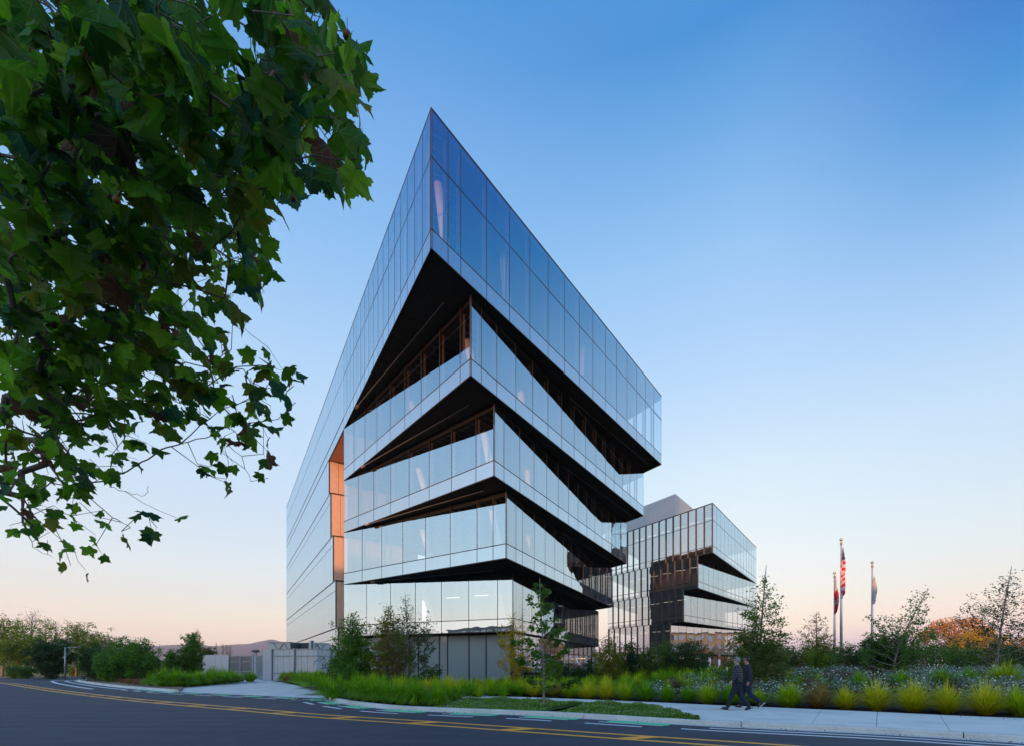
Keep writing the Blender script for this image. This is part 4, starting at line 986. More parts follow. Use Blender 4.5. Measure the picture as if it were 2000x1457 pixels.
for zz in (1279, 1288):
    a, b = Wp(288, zz, 100), Wp(620, zz + 2, 100); pl.tube([a.lerp(b, t) - Vector((0, 0, .5 * math.sin(math.pi * t))) for t in np.linspace(0, 1, 9)], [.05] * 9, 3)
setp(pl.build('power_line', M['gate_grey']), 'pair of dark wires crossing in front of the hills', 'wire')
hs = MB(); hr = random.Random(2)
for q in range(90):
    px = hr.uniform(380, 500) if q % 3 else hr.uniform(1, 300); D = hr.uniform(2650, 2950); p = Wp(px, 0, D); h_ = hr.uniform(8, 16); hs.box((p.x, D, hr.uniform(4, 48)), (hr.uniform(12, 34), 14, h_))
setp(hs.build('far_houses', plain('far_house_wall', (.62, .50, .46), .8)), 'scattered pale houses at the foot of the distant hills', 'houses', None, 'stuff')

# ------------------------------------------------------------------ grasses
def clump_arrays(r, nb, Hc, Rc, droop, w, segs=4, spread=.9):
    """blades of one grass clump: arching strips"""
    az = r.uniform(0, 2 * math.pi, nb); ln = r.uniform(.6, 1.1, nb); out = np.sqrt(r.uniform(0, 1, nb)) * spread + .10; r0 = r.uniform(0, .16, nb) * Rc
    base = np.stack([np.cos(az) * r0, np.sin(az) * r0, np.zeros(nb)], 1); az2 = az + r.normal(0, .35, nb)
    th = np.arccos(r.uniform(.06, 1.0, nb) ** (1 / max(spread, .3))) if spread > 1 else None
    if th is not None: rad = Rc * ln * np.sin(th) * 1.1; hh = Hc * ln * (.16 + .84 * np.cos(th)) * .95; out = np.sin(th)
    else: rad = Rc * out * ln; hh = Hc * ln * np.maximum(.2, 1 - .40 * out ** 2)
    T = np.linspace(0, 1, segs + 1); V = []
    sx_, sy_ = -np.sin(az2), np.cos(az2)
    for t in T:
        x = rad * (t ** 1.35); z = hh * (1.28 * t - droop * out * t ** 2.6)
        c = base + np.stack([np.cos(az2) * x, np.sin(az2) * x, z], 1); ww = w * (1 - .82 * t ** 1.5)
        V.append(c + np.stack([sx_, sy_, np.zeros(nb)], 1) * ww); V.append(c - np.stack([sx_, sy_, np.zeros(nb)], 1) * ww)
    V = np.stack(V, 1)       # nb, 2(segs+1), 3
    k = 2 * (segs + 1); f = []
    for q in range(segs): f.append([2 * q, 2 * q + 1, 2 * q + 3, 2 * q + 2])
    Fq = (np.arange(nb)[:, None, None] * k + np.array(f)[None]).reshape(-1, 4); v = np.repeat(np.clip(r.normal(.45, .30, nb), 0, 1), k)
    V = V.reshape(-1, 3); V[:, 2] = np.maximum(V[:, 2], .0)
    return V, Fq, v
def clump_set(nm, mat, n, nb, Hc, Rc, droop, w):
    out = []
    for q in range(n):
        r = np.random.default_rng(100 + q + nb); V, Fq, v = clump_arrays(r, nb, Hc * r.uniform(.92, 1.08), Rc, droop, w, 4, 1.12 if nm != 'mound' else .9); out.append(np_mesh(nm, V, Fq, [M[mat]], v))
    return out
TUFT = {m: clump_set('tuft_' + m, m, 3, 860, .95, .74, .42, .014) for m in ('blade_lime', 'blade_yellow', 'blade_tan', 'blade_green')}
MOUND = clump_set('mound', 'blade_green', 4, 1000, 1.0, .82, 1.12, .0125)
gr_ = random.Random(9)
def clump(kind_mesh, X_, Y_, z, sc, label, group=None, name='grass_clump'):
    o = link(name, kind_mesh); o.location = (X_, Y_, z); s_ = sc * gr_.uniform(.84, 1.1); o.scale = (s_ * gr_.uniform(.86, 1.14), s_ * gr_.uniform(.86, 1.14), s_); o.rotation_euler = (0, 0, gr_.uniform(0, 6.28))
    return setp(o, label, 'grass', group)
GRP = 'grass tufts in the row along the sidewalk'
Lrow = [(904, 1352, 'l'), (932, 1354, 'y'), (959, 1356, 'l'), (989, 1358, 'l'), (1016, 1359, 'l'), (1044, 1361, 'y'), (1087, 1363, 't'), (1115, 1364, 'l'), (1150, 1366, 'y'), (1187, 1367, 'y'), (1225, 1369, 'l'), (1265, 1370.5, 'g'), (1309, 1372.5, 'g'), (1350, 1374, 'g'), (1390, 1376, 'l'), (1437, 1378, 'g')]
Rrow = [(1491, 1378.5, 'l', .82), (1554, 1383, 'l', 1.05), (1611, 1385, 't', 1), (1666, 1387, 'y', 1.02), (1728, 1389.5, 'y', 1.05), (1803, 1392.5, 'y', 1.1), (1872, 1395, 'y', 1.08), (1950, 1398, 'y', 1.15), (2016, 1400, 'l', 1.1)]
KM = {'l': 'blade_lime', 'y': 'blade_yellow', 't': 'blade_tan', 'g': 'blade_green'}
col_ = {'l': 'lime green', 'y': 'yellow green', 't': 'tan brown', 'g': 'deep green'}
for q, (px, py, k) in enumerate(Lrow):
    p = G(px, py - 1.5, .13); clump(TUFT[KM[k]][q % 3], p.x, p.y + .35, .10, .98, '%s grass tuft, %s from the left behind the flowering ground cover' % (col_[k], ordn[q]), GRP)
for q, (px, py, k, s_) in enumerate(Rrow):
    p = G(px, py - 2, .13); clump(TUFT[KM[k]][q % 3], p.x, p.y + .38, .10, s_ * 1.0, '%s grass tuft at the sidewalk edge, %s to the right of the walkers' % (col_[k], ordn[q]), GRP)
for q, (px, py, k, s_) in enumerate([(1838, 1371, 'g', 1.1), (1765, 1366, 'g', .9), (1905, 1374, 'g', 1.0), (1985, 1376, 'l', 1.1), (1700, 1358, 'g', .9), (1640, 1352, 'g', .7)]):
    D = 19.5; X_ = (px - CX) / F * D; clump(TUFT[KM[k]][q % 3], X_, D + q * .15, hgt(X_, D), s_, '%s grass tuft, %s from the right in the back row of the flower bed' % (col_[k], ['third', 'fifth', 'second', 'first', 'sixth', 'seventh'][q]), GRP)
# left mounds
def kerb_at(f): return offset(kerb_a, ins * 1.0)[int(f)]
front = []
oa = offset(kerb_a, ins * .80); i = min(range(len(kerb_a)), key=lambda k: (kerb_a[k] - G(828, 1388).xy).length)
ptl = oa[i:]; ptl = resample(ptl, .98)
edge_pts = ptl + [G(634, 1357).xy + Vector((.75, .3)), G(630, 1349).xy + Vector((.9, .2))]
for q, p in enumerate(edge_pts):
    clump(MOUND[q % 4], p.x, p.y, .09, 1.06, 'weeping green grass clump at the kerb, %s from the right of its row' % ordn[min(q, 17)], 'weeping grass clumps along the kerb')
def in_poly(x, y, P):
    c = False; n = len(P)
    for i_ in range(n):
        x1, y1 = P[i_]; x2, y2 = P[(i_ + 1) % n]
        if (y1 > y) != (y2 > y) and x < (x2 - x1) * (y - y1) / (y2 - y1) + x1: c = not c
    return c
def mass(name, poly, step, nb, Hc, Rc, droop, w, mats, label, jit=.3, zf=None, seed=3, segs=3, size=lambda x, y: 1.0):
    r = np.random.default_rng(seed); AV = []; AF = []; Av = []; Am = []; off = 0
    xs = [p[0] for p in poly]; ys = [p[1] for p in poly]
    for yy in np.arange(min(ys), max(ys), step * .87):
        for xx in np.arange(min(xs), max(xs), step):
            x, y = xx + r.normal(0, jit * step), yy + r.normal(0, jit * step)
            if not in_poly(x, y, poly): continue
            V, Fq, v = clump_arrays(r, nb, Hc, Rc, droop, w, segs); s_ = r.uniform(.85, 1.15) * size(x, y); V = V * s_ + np.array([x, y, (zf or hgt)(x, y)])
            AV.append(V); AF.append(Fq + off); Av.append(v); m = r.choice(len(mats)); Am.append(np.full(len(Fq), m)); off += len(V)
    o = link(name, np_mesh(name, np.concatenate(AV), np.concatenate(AF), [M[m] for m in mats], np.concatenate(Av), mi=np.concatenate(Am)))
    return setp(o, label, 'grass', None, 'stuff')
eg = [tuple(p + Vector((.5, .55))) for p in edge_pts]
A_ = [G(548, 1330).xy, G(590, 1335).xy, G(622, 1342).xy]
polyL = eg + [tuple(G(630, 1348).xy + Vector((.35, 0))), tuple(A_[2] + Vector((-.1, .3))), tuple(A_[1] + Vector((-.1, .3))), tuple(A_[0] + Vector((.2, .3))), (-17.5, 47), (-10, 35), (-4.2, 29), (-2.2, 22.5)]
mass('ornamental_grass', polyL, .95, 330, .90, .78, 1.1, .014, ['blade_green', 'blade_green', 'blade_green', 'blade_lime'], 'dense mass of weeping green grass left of the glass building')
mass('ornamental_grass', [(-2.4, 23.0), (-4.0, 29.5), (0, 31.5), (5.5, 33), (13, 36), (14, 30), (10.0, 22.0), (4, 23.2)], .90, 200, .66, .60, .8, .014, ['blade_green', 'blade_green', 'blade_lime'], 'band of green grass behind the tuft row and before the glass', seed=5)
mass('ornamental_grass', [(8.5, 34), (17, 34), (21, 44), (16, 52), (9, 46)], 1.1, 170, .6, .6, .6, .016, ['blade_lime', 'blade_green'], 'bright grass patch around the two white posts', seed=6)
el_ = resample([G(628, 1348).xy + Vector((.3, .1)), G(600, 1339).xy + Vector((.35, .1)), G(575, 1334).xy + Vector((.4, .1)), G(552, 1330.5).xy + Vector((.5, .2))], 1.25)
for q, p in enumerate(el_[1:]): clump(MOUND[q % 4], p.x - .45, p.y - .45, .08, 1.0, 'weeping grass clump on the driveway edge, %s from the near end' % (ordn + ['nineteenth', 'twentieth', 'twenty first', 'twenty second', 'twenty third'])[q], 'weeping grass clumps on the driveway edge')
for q, (px, py) in enumerate(((657, 1366), (645, 1361), (637, 1355), (630, 1349), (621, 1345), (612, 1342), (601, 1339))):
    p = G(px, py, .05); clump(MOUND[q % 4], p.x - .15, p.y + .1, .06, 1.0, 'weeping grass clump at the rounded bed corner by the driveway, %s from the kerb' % ordn[q], 'weeping grass clumps at the bed corner')
# lime and yellow tufts at the right end of the weeping mass
for q, (px, D, k) in enumerate([(835, 24.5, 'y'), (858, 23.6, 'l'), (880, 23.2, 'y'), (848, 26.5, 'l'), (872, 25.4, 'y'), (898, 24.8, 'l'), (560, 46, 't'), (604, 38, 't')]):
    X_ = (px - CX) / F * D; clump(TUFT[KM[k]][q % 3], X_, D, .14, 1.0 if q < 6 else .9, '%s grass tuft, number %s of the loose ones beside the weeping mass' % (col_[k], ordn[q]), 'loose grass tufts beside the weeping mass')
# island grass
zi = lambda x, y: .08
fr_pts = [G(x, y).xy for x, y in ((278, 1341.5), (300, 1343), (325, 1343.3), (350, 1342.3), (375, 1340), (398, 1337))]
for q, p in enumerate(fr_pts): clump(MOUND[q % 4], p.x, p.y + .9, .08, 1.45, 'big weeping grass clump on the left island, %s from the left' % ordn[q], 'weeping grass clumps on the island')
mass('ornamental_grass', [tuple(fr_pts[0] + Vector((-1, 1.6))), tuple(fr_pts[2] + Vector((0, 1.8))), tuple(fr_pts[5] + Vector((1, 1.6))), (-27, 52), (-32, 53)], 1.3, 420, 1.15, 1.05, .92, .016, ['blade_green'], 'mass of weeping green grass on the left island', zf=zi, seed=8)
for q, (px, py) in enumerate(((405, 1331), (425, 1331.5), (440, 1331.5))): p = G(px, py).xy; clump(MOUND[q], p.x, p.y + .9, .05, 1.75 - .1 * q, 'rounded grass clump at the right tip of the island, %s of three' % ordn[q], 'weeping grass clumps on the island')

# ------------------------------------------------------------------ flowering ground cover in the kerbside bed
cov = []
kk0 = s_of(G(836, 1388).xy); oa_ = offset(kside, ins * .0)
tip_s = s_of(G(1365, 1414).xy)
def cover_poly():
    a = int(tip_s / .1); b = int((kk0) / .1); inner = []; outer = []
    for i_ in range(a, b, 3):
        p = kside[i_]; inner.append(p)
    return inner
cp = [p for p in kside[int(tip_s / .1):int(kk0 / .1)]]
segn = len(cp); r = np.random.default_rng(4)
lump_pts = []
wf_arr = np.array([tuple(p) for p in walk_front])
def cover_width(i_):
    p = cp[i_]; d = np.hypot(wf_arr[:, 0] - p.x, wf_arr[:, 1] - p.y).min(); return max(.12, d - .12)
CW = [cover_width(i_) for i_ in range(segn)]
for i_ in range(segn):
    t_ = i_ / segn; CW[i_] *= min(1.0, .02 + (i_ / 22.0)) if i_ < 22 else 1.0
gapc = min(range(segn), key=lambda k: (cp[k] - G(1050, 1396.5).xy).length)
def cover_h(i_, f, x, y):
    e_ = min(f, 1 - f) * 2; g_ = min(1.0, abs(i_ - gapc + 3) / 8.0)
    if f > .75: g_ = 1.0
    return (.27 * (e_ ** .45) * (.62 + .7 * noise.noise(Vector((x * 1.3, y * 1.3, 2))) + .25 * noise.noise(Vector((x * 4, y * 4, 7))))) * (g_ if g_ > .45 else 0) + .005
bs = MB(); NW = 12; idxs = list(range(0, segn, 3)); VV = []
tn = [(cp[min(i_ + 1, segn - 1)] - cp[max(i_ - 1, 0)]).normalized() for i_ in range(segn)]
def cpt(i_, f):
    nrm = Vector((-tn[i_].y, tn[i_].x)) * ins; spill = .06 + .10 * noise.noise(Vector((i_ * .05, 3, 1)))
    return cp[i_] + nrm * (.13 - spill + f * (CW[i_] + spill - .1))
for i_ in idxs:
    for k in range(NW + 1):
        p = cpt(i_, k / NW); VV.append((p.x, p.y, .10 + max(0, cover_h(i_, k / NW, p.x, p.y) - .03)))
bs.add(VV, [(a * (NW + 1) + k, (a + 1) * (NW + 1) + k, (a + 1) * (NW + 1) + k + 1, a * (NW + 1) + k + 1) for a in range(len(idxs) - 1) for k in range(NW)])
n_ = 62000; ii = r.integers(0, segn, n_); ff = r.uniform(0, 1, n_); pos = []; val = []
for a, f in zip(ii, ff):
    p = cpt(a, f); h = cover_h(a, f, p.x, p.y)
    if h < .03: continue
    pos.append((p.x + r.normal(0, .02), p.y + r.normal(0, .02), .10 + h * r.uniform(.75, 1.12))); val.append(np.clip(r.normal(.45, .25), 0, 1))
lm_ = leaf_mesh('ground_cover', np.array(pos), .042, np.array(val), M['cover_leaf'], up=.4)
gc_ = link('ground_cover', lm_); setp(gc_, 'low green ground cover with tiny white flowers along the kerb', 'ground cover', None, 'stuff')
bs.build('under_growth', M['cover_leaf'], gc_, True)['kind'] = 'stuff'
sel = r.choice(len(pos), 3600, replace=False); fp = np.array(pos)[sel] + np.array([0, 0, .02]); fl = link('flowers', leaf_mesh('flowers', fp, .026, r.uniform(0, 1, len(fp)), M['petal'], up=1.2, asp=1.0), gc_); fl['kind'] = 'stuff'

# ------------------------------------------------------------------ silver leaved shrubs with flat white flower heads
def silver_bed(poly, n, label, seed, hh=.62):
    r = np.random.default_rng(seed); xs = [p[0] for p in poly]; ys = [p[1] for p in poly]; P = []; v = []; B = []; bv = []; Wh = []
    cells = []
    while len(cells) < n:
        x, y = r.uniform(min(xs), max(xs)), r.uniform(min(ys), max(ys))
        if in_poly(x, y, poly): cells.append((x, y))
    for (x, y) in cells:
        h0_ = hgt(x, y); H = hh * r.uniform(.6, 1.1); Rr = r.uniform(.35, .6); tone = r.uniform(-.25, .25); brown = r.uniform() < .30
        m = 130; a = r.uniform(0, 2 * math.pi, m); t = np.sqrt(r.uniform(0, 1, m)); q = np.stack([x + np.cos(a) * t * Rr, y + np.sin(a) * t * Rr, h0_ + H * (1 - .55 * t ** 2) * r.uniform(.45, 1.05, m)], 1)
        if brown: B.append(q); bv.append(r.uniform(0, 1, m))
        else:
            P.append(q[:70]); v.append(np.clip(r.uniform(.0, .72, 70) + tone, 0, .72)); B.append(q[70:95]); bv.append(r.uniform(0, .6, 25)); k = r.integers(3, 16); Wh.append(q[95:95 + k] + np.array([0, 0, .06]))
    o = link('silver_shrub_bed', leaf_mesh('silver', np.concatenate(P), .12, np.concatenate(v), M['silver_leaf'], up=.3, asp=.4)); setp(o, label, 'shrubs', None, 'stuff')
    q = link('dry_leaves', leaf_mesh('dry', np.concatenate(B), .075, np.concatenate(bv), M['dry_leaf']), o); q['kind'] = 'stuff'
    q = link('flower_heads', leaf_mesh('heads', np.concatenate(Wh), .085, r.uniform(.9, 1.0, sum(len(w) for w in Wh)), M['silver_leaf'], up=0, asp=.9), o); q['kind'] = 'stuff'
silver_bed([(8.6, 20.0), (13.5, 18.2), (18, 15.8), (24, 13.5), (34, 22), (34, 34), (18, 34), (11, 28)], 1150, 'wide bed of silver shrubs with flat white flower heads right of the walkers', 21)
silver_bed([(6.4, 23.5), (8.6, 20.6), (11, 25), (9.5, 27)], 60, 'small patch of silver flowering shrubs left of the walkers', 22, .5)
mass('ornamental_grass', [(9.5, 21.8), (12.5, 20.4), (15, 23), (12, 25)], 1.2, 170, .7, .5, .5, .010, ['blade_green', 'blade_lime'], 'loose green grass inside the silver flower bed', seed=12)
# dry ground plants on the island edge
r = np.random.default_rng(30); pp = []
while len(pp) < 9000:
    px = r.uniform(165, 285); py = r.uniform(1322, 1340); q = G(px, py)
    if py < 1321 + (px - 150) * .17 and py > 1317 + (px - 165) * .05: pp.append((q.x, q.y, r.uniform(.1, .45)))
o = link('dry_ground_cover', leaf_mesh('drycover', np.array(pp), .14, r.uniform(0, 1, len(pp)), M['leaf_red'])); setp(o, 'reddish brown low plants on the front edge of the left island', 'ground cover', None, 'stuff')

r = np.random.default_rng(44); gp_ = []
for _ in range(420):
    q = kside[r.integers(0, min(len(kside), 420))]; o_ = offset([q, q + Vector((-.8, .5))], 0)[0]; gp_.append((q.x + r.normal(0, .10), q.y - .16 - abs(r.normal(0, .12)), .016))
for _ in range(160):
    k = r.integers(0, 130); q = walk_back[k]; gp_.append((q.x + r.normal(0, .3), q.y - abs(r.normal(.15, .35)), .140))
o = link('leaf_litter', leaf_mesh('litter', np.array(gp_), .045, r.uniform(0, 1, len(gp_)), M['dry_leaf'], up=0)); setp(o, 'scattered dry leaf litter in the gutter and on the sidewalk', 'leaf litter', None, 'stuff')
for q in range(12):
    plant('tree', (-62 - q * 5.5, -2 - q * 3.2 + (q % 3) * 2, 0), None, None, None, 8) if False else plant('tree', 'green tree across the road behind the viewer, %s from the road bend' % ordn[q], 'tree', (-52 - q * 5.0, 16 - q * 5.4, 0), 7.6 + (q % 4) * .5, 4.2, 'leaf_green', 'trees across the road', nleaf=1500, ls=.5, nb=26, h0=.12, prof=[(0, .8), (.4, 1), (1, .4)], tr=.2, rise=.6, sig=.2)
# ------------------------------------------------------------------ flagpoles and flags
FM = {k: plain('flag_' + k, c, .7, var=.05) for k, c in dict(red=(.72, .03, .06), white=(.78, .76, .74), blue=(.05, .05, .16), brown=(.40, .22, .15), dark=(.08, .07, .06)).items()}
for nm in FM:
    m = FM[nm]; nt = m.node_tree; p = [n for n in nt.nodes if n.type == 'BSDF_PRINCIPLED'][0]; tr = nt.nodes.new('ShaderNodeBsdfTranslucent'); tr.inputs[0].default_value = p.inputs['Base Color'].default_value
    for l in list(nt.links):
        if l.to_socket == p.inputs['Base Color']: nt.links.new(l.from_socket, tr.inputs[0])
    ms = nt.nodes.new('ShaderNodeMixShader'); ms.inputs[0].default_value = .35; o_ = [n for n in nt.nodes if n.type == 'OUTPUT_MATERIAL'][0]; nt.links.new(p.outputs[0], ms.inputs[1]); nt.links.new(tr.outputs[0], ms.inputs[2]); nt.links.new(ms.outputs[0], o_.inputs[0])
def flagpole(px, ytop, yb, D, label, kind, y0, y1, half, seed):
    X_ = (px - CX) / F * D; z0 = hgt(X_, D); root = empty('flagpole', (X_, D, z0), label, 'flagpole'); zt = Wp(px, ytop, D).z - z0
    b = MB(); b.bar((0, 0, 0), (0, 0, zt - .45), .135, .055, n=12); b.build('pole', M['pole'], root, True)
    b = MB(); b.bar((0, 0, zt - .45), (0, 0, zt - .25), .09, .09, n=10); b.bar((0, 0, zt - .3), (0, 0, zt - .1), .02, n=6); b.build('truck', M['copper'], root, True)
    b = MB(); b.sphere((0, 0, zt), .13, 12, 8); b.build('finial', M['gold'], root, True)
    b = MB(); b.bar((0, 0, 0), (0, 0, .12), .26, .2, n=14); b.build('base_collar', M['pole'], root, True)
    ht, hb = Wp(px, y0, D).z - z0, Wp(px, y1, D).z - z0; nu, nv = 18, 64; V = []; Fc = []; mi = []; w = half / F * D
    names = ['red', 'white', 'blue', 'brown', 'dark']
    for j in range(nv + 1):
        t = j / nv
        wd = w * (.10 + .95 * min(1, t * 2.1)) if t < .52 else w * (1.0 - .5 * (t - .52) / .48 + .12 * math.sin(9 * t + seed))
        for i_ in range(nu + 1):
            u = i_ / nu; ph = 3.4 * math.pi * u + 1.2 * t + seed
            x = (u - .42) * wd * 1.2 + .10 * wd * math.sin(7 * t + seed * 2); y = -.16 - .16 * math.sin(ph) * min(1, t * 3) - .05; z = ht - (ht - hb) * t * (1 - .13 * max(0, u - .3) * (1 if t > .5 else .3)) - .25 * w * math.sin(ph * .5) * t
            V.append((x, y, z))
    for j in range(nv):
        for i_ in range(nu):
            a = j * (nu + 1) + i_; Fc.append((a, a + 1, a + nu + 2, a + nu + 1)); u, t = (i_ + .5) / nu, (j + .5) / nv
            if kind == 'stars':
                s_ = t * 15 - u * 2.1 + .9 * math.sin(8 * t + 3 * u) * (t > .55)
                if t < .25: m_ = 'white' if (i_ * 3 + j * 5) % 11 == 0 and t > .08 else 'blue'
                else: m_ = 'red' if int(s_) % 2 else 'white'
            elif kind == 'bear':
                m_ = 'white'
                if t > .45 - .10 * u and t < .62 - .10 * u + .08: m_ = 'red'
                if .73 - .16 * u < t < .80 - .16 * u + .02: m_ = 'dark' if (i_ + j) % 2 else 'white'
                if t > .80 - .10 * u: m_ = 'red'
                if .36 < t < .44 and u > .55: m_ = 'dark' if (i_ * j) % 3 else 'white'
            else:
                m_ = 'white'
                if .03 < t < .20 and u > .45: m_ = 'brown'
                if .58 < t < .68 and u > .7: m_ = 'dark' if (i_ + j) % 2 else 'white'
            mi.append(names.index(m_))
    me = np_mesh('flag', np.array(V), np.array(Fc), [FM[n] for n in names], mi=mi); me.polygons.foreach_set('use_smooth', [True] * len(me.polygons)); f = link('flag', me)
    f.location = (X_, D, z0); setp(f, {'stars': 'limp striped flag with a starred dark blue canton on the tallest pole', 'bear': 'limp white and red flag on the left pole', 'seal': 'limp white flag with a brown seal on the right pole'}[kind], 'flag')
flagpole(1643, 1053.5, 1318, 43, 'tallest flagpole in the middle carrying the striped flag', 'stars', 1070, 1166, 12, .3)
flagpole(1630, 1118.5, 1312, 47, 'left flagpole, partly behind the tallest one', 'bear', 1124, 1198, 7, 1.4)
flagpole(1703.5, 1098, 1316, 44, 'right flagpole standing apart with the white flag', 'seal', 1124, 1180, 5.2, 2.6)
r_ = empty('ground_spotlight', (X(1417, 30), 30, hgt(X(1417, 30), 30)), 'small glowing ground spotlight in the grass behind the walkers', 'light')
b = MB(); b.bar((0, 0, 0), (0, 0, .35), .05, n=8); b.box((0, 0, .45), (.28, .2, .16)); b.build('housing', M['gate_grey'], r_)
b = MB(); b.sphere((0, -.12, .46), .07, 8, 6); b.build('bulb', M['warmlight'], r_)

# ------------------------------------------------------------------ the two walkers
def skin_obj(name, nodes, edges, mat, parent, sub=2, root=0, smooth=True, fat=1.2):
    """nodes: (x, y, z, rx, ry)"""
    me = bpy.data.meshes.new(name); me.from_pydata([n[:3] for n in nodes], edges, []); o = link(name, me, parent, mat)
    md = o.modifiers.new('skin', 'SKIN'); md.use_smooth_shade = True
    for i_, n in enumerate(nodes):
        sv = me.skin_vertices[0].data[i_]; sv.radius = (n[3] * fat, (n[4] if len(n) > 4 else n[3]) * fat); sv.use_root = (i_ == root)
    s_ = o.modifiers.new('sub', 'SUBSURF'); s_.levels = sub; s_.render_levels = sub
    return o
SK = plain('skin', (.50, .27, .20), .5, var=.05); HAIRG = plain('grey_hair', (.24, .22, .22), .7, var=.4, scale=60, bump=.8); HAIRB = plain('black_hair', (.012, .011, .012), .5, var=.3, scale=60)
DENIM = plain('dark_trousers', (.009, .011, .020), .85, var=.25, scale=20); NAVY = plain('navy_trousers', (.008, .015, .036), .85, var=.25, scale=20)
SHIRT = plain('charcoal_overshirt', (.018, .019, .027), .8, var=.15, scale=14, bump=.4); SHOE = plain('black_shoe', (.02, .02, .022), .5); SOLE = plain('pale_sole', (.55, .53, .50), .6); GLS = plain('spectacle_frame', (.01, .01, .01), .3)
def puffer():
    t = NT('quilted_puffer'); tcq = t.new('ShaderNodeTexCoord'); sp = t.new('ShaderNodeSeparateXYZ'); t.l.new(tcq.outputs['Object'], sp.inputs[0])
    w = t.math('ABSOLUTE', t.math('SINE', t.math('MULTIPLY', sp.outputs[2], 38.0))); b = t.bump(t.math('POWER', w, .5), 1.0, .03)
    col = t.mix(t.mapr(w, .0, .55, 1, 0), (.028, .028, .042), (.006, .006, .009))  # quilt ridge shading put into the colour, darker towards each seam
    return t.done(t.prin(col, .36, 0, b, .6))
PUF = puffer()
def walker(name, label, loc, head, s, P):
    """local frame: +x is the walking direction, +y the left side"""
    root = empty(name, loc, label, 'person'); root.rotation_euler = (0, 0, head); root.scale = (s, s, s)
    g = P
    hip = (0, 0, .96)
    def leg(side, knee, ankle, toe):
        y = .095 * side; return [(.0, y, .90), (knee[0], y, knee[1]), (ankle[0], y * .95, ankle[1]), (toe[0], y * 1.05, toe[1])]
    L = {s_: leg(s_, *g['leg'][s_]) for s_ in (1, -1)}
    def arm(side, el, wr): return [(.0 - .01, .185 * side, 1.43), (el[0], .235 * side, el[1]), (wr[0], (.225 + wr[2]) * side, wr[1])]
    A = {s_: arm(s_, *g['arm'][s_]) for s_ in (1, -1)}
    # body: pelvis, torso, neck, head, arms with hands, legs with feet, one skin
    n = [(0, 0, .96, .12, .10), (.0, 0, 1.15, .115, .10), (.0, 0, 1.36, .13, .11), (-.005, 0, 1.48, .07), (.02, 0, 1.545, .052), (.035, 0, 1.60, .068, .072), (.035, 0, 1.665, .088, .078), (.028, 0, 1.715, .075, .07), (.108, 0, 1.60, .030, .034), (.132, 0, 1.643, .012)]
    e = [(0, 1), (1, 2), (2, 3), (3, 4), (4, 5), (5, 6), (6, 7), (5, 8), (6, 9)]
    for s_ in (1, -1):
        b = len(n); n += [A[s_][0] + (.055,), A[s_][1] + (.042,), A[s_][2] + (.027,)]; e += [(2, b), (b, b + 1), (b + 1, b + 2)]
        d = Vector(A[s_][2]) - Vector(A[s_][1]); d.normalize(); pm = Vector(A[s_][2]) + d * .07; n.append(tuple(pm) + (.022, .036)); e.append((b + 2, b + 3))
        cur = Vector((.6, 0, -.1)) if g['arm'][s_][1][0] > 0 else Vector((.5, 0, 0))
        for k in range(4):
            off = Vector(((k - 1.5) * .019, 0, 0)); q0 = pm + d * .035 + off; q1 = q0 + (d * (.036 - .004 * abs(k - 1)) + Vector((.006, -.010 * s_, 0))); q2 = q1 + (d * .014 + Vector((-.004, -.022 * s_, 0)))
            c = len(n); n += [tuple(q0) + (.0105,), tuple(q1) + (.0095,), tuple(q2) + (.008,)]; e += [(b + 3, c), (c, c + 1), (c + 1, c + 2)]
        c = len(n); q0 = Vector(A[s_][2]) + d * .035 + Vector((.03, 0, 0)); n += [tuple(q0) + (.012,), tuple(q0 + d * .035 + Vector((.012, -.006 * s_, 0))) + (.0095,)]; e += [(b + 2, c), (c, c + 1)]
        b = len(n); n += [L[s_][0] + (.085,), L[s_][1] + (.055,), L[s_][2] + (.038,), L[s_][3] + (.03,)]; e += [(0, b), (b, b + 1), (b + 1, b + 2), (b + 2, b + 3)]
    # ears
    for s_ in (1, -1): n.append((.018, .082 * s_, 1.64, .016, .022)); e.append((6, len(n) - 1))
    skin_obj('body', n, e, g.get('skin', SK), root, fat=1.06)
    # trousers
    n = [(0, 0, 1.0, .135, .125)]; e = []
    for s_ in (1, -1):
        b = len(n); K = Vector(L[s_][1]); Aa = Vector(L[s_][2]); T0 = Vector(L[s_][0]); m = T0.lerp(K, .5)
        n += [tuple(T0) + (.108,), tuple(m) + (.094,), tuple(K) + (.076,), tuple(K.lerp(Aa, .55)) + (.068,), tuple(Aa.lerp(K, -.06)) + (.060,)]; e += [(0, b), (b, b + 1), (b + 1, b + 2), (b + 2, b + 3), (b + 3, b + 4)]
    skin_obj('trousers', n, e, g['tro'], root)
    # jacket
    w = g.get('bulk', 1.0)
    n = [(0, 0, .86, .150 * w, .135 * w),  (-.01, 0, 1.05, .160 * w, .14 * w), (-.01, 0, 1.20, .163 * w, .14 * w), (-.012, 0, 1.34, .168 * w, .14 * w), (-.005, 0, 1.455, .105, .095), (.008, 0, 1.515, .068, .068)]; e = [(0, 1), (1, 2), (2, 3), (3, 4), (4, 5)]
    for s_ in (1, -1):
        b = len(n); A0, A1, A2 = (Vector(v) for v in A[s_]); n += [tuple(A0) + (.088 * w,), tuple(A0.lerp(A1, .5)) + (.076 * w,), tuple(A1) + (.069 * w,), tuple(A1.lerp(A2, .5)) + (.060 * w,), tuple(A2.lerp(A1, -.10)) + (.045 * w,)]; e += [(3, b), (b, b + 1), (b + 1, b + 2), (b + 2, b + 3), (b + 3, b + 4)]
    skin_obj('jacket', n, e, g['jac'], root)
    # hair as a cap over the back and top of the head
    hb_ = MB(); N1, N2 = 20, 12; P_ = []; hair_r = g.get('hair_r', 1.0)
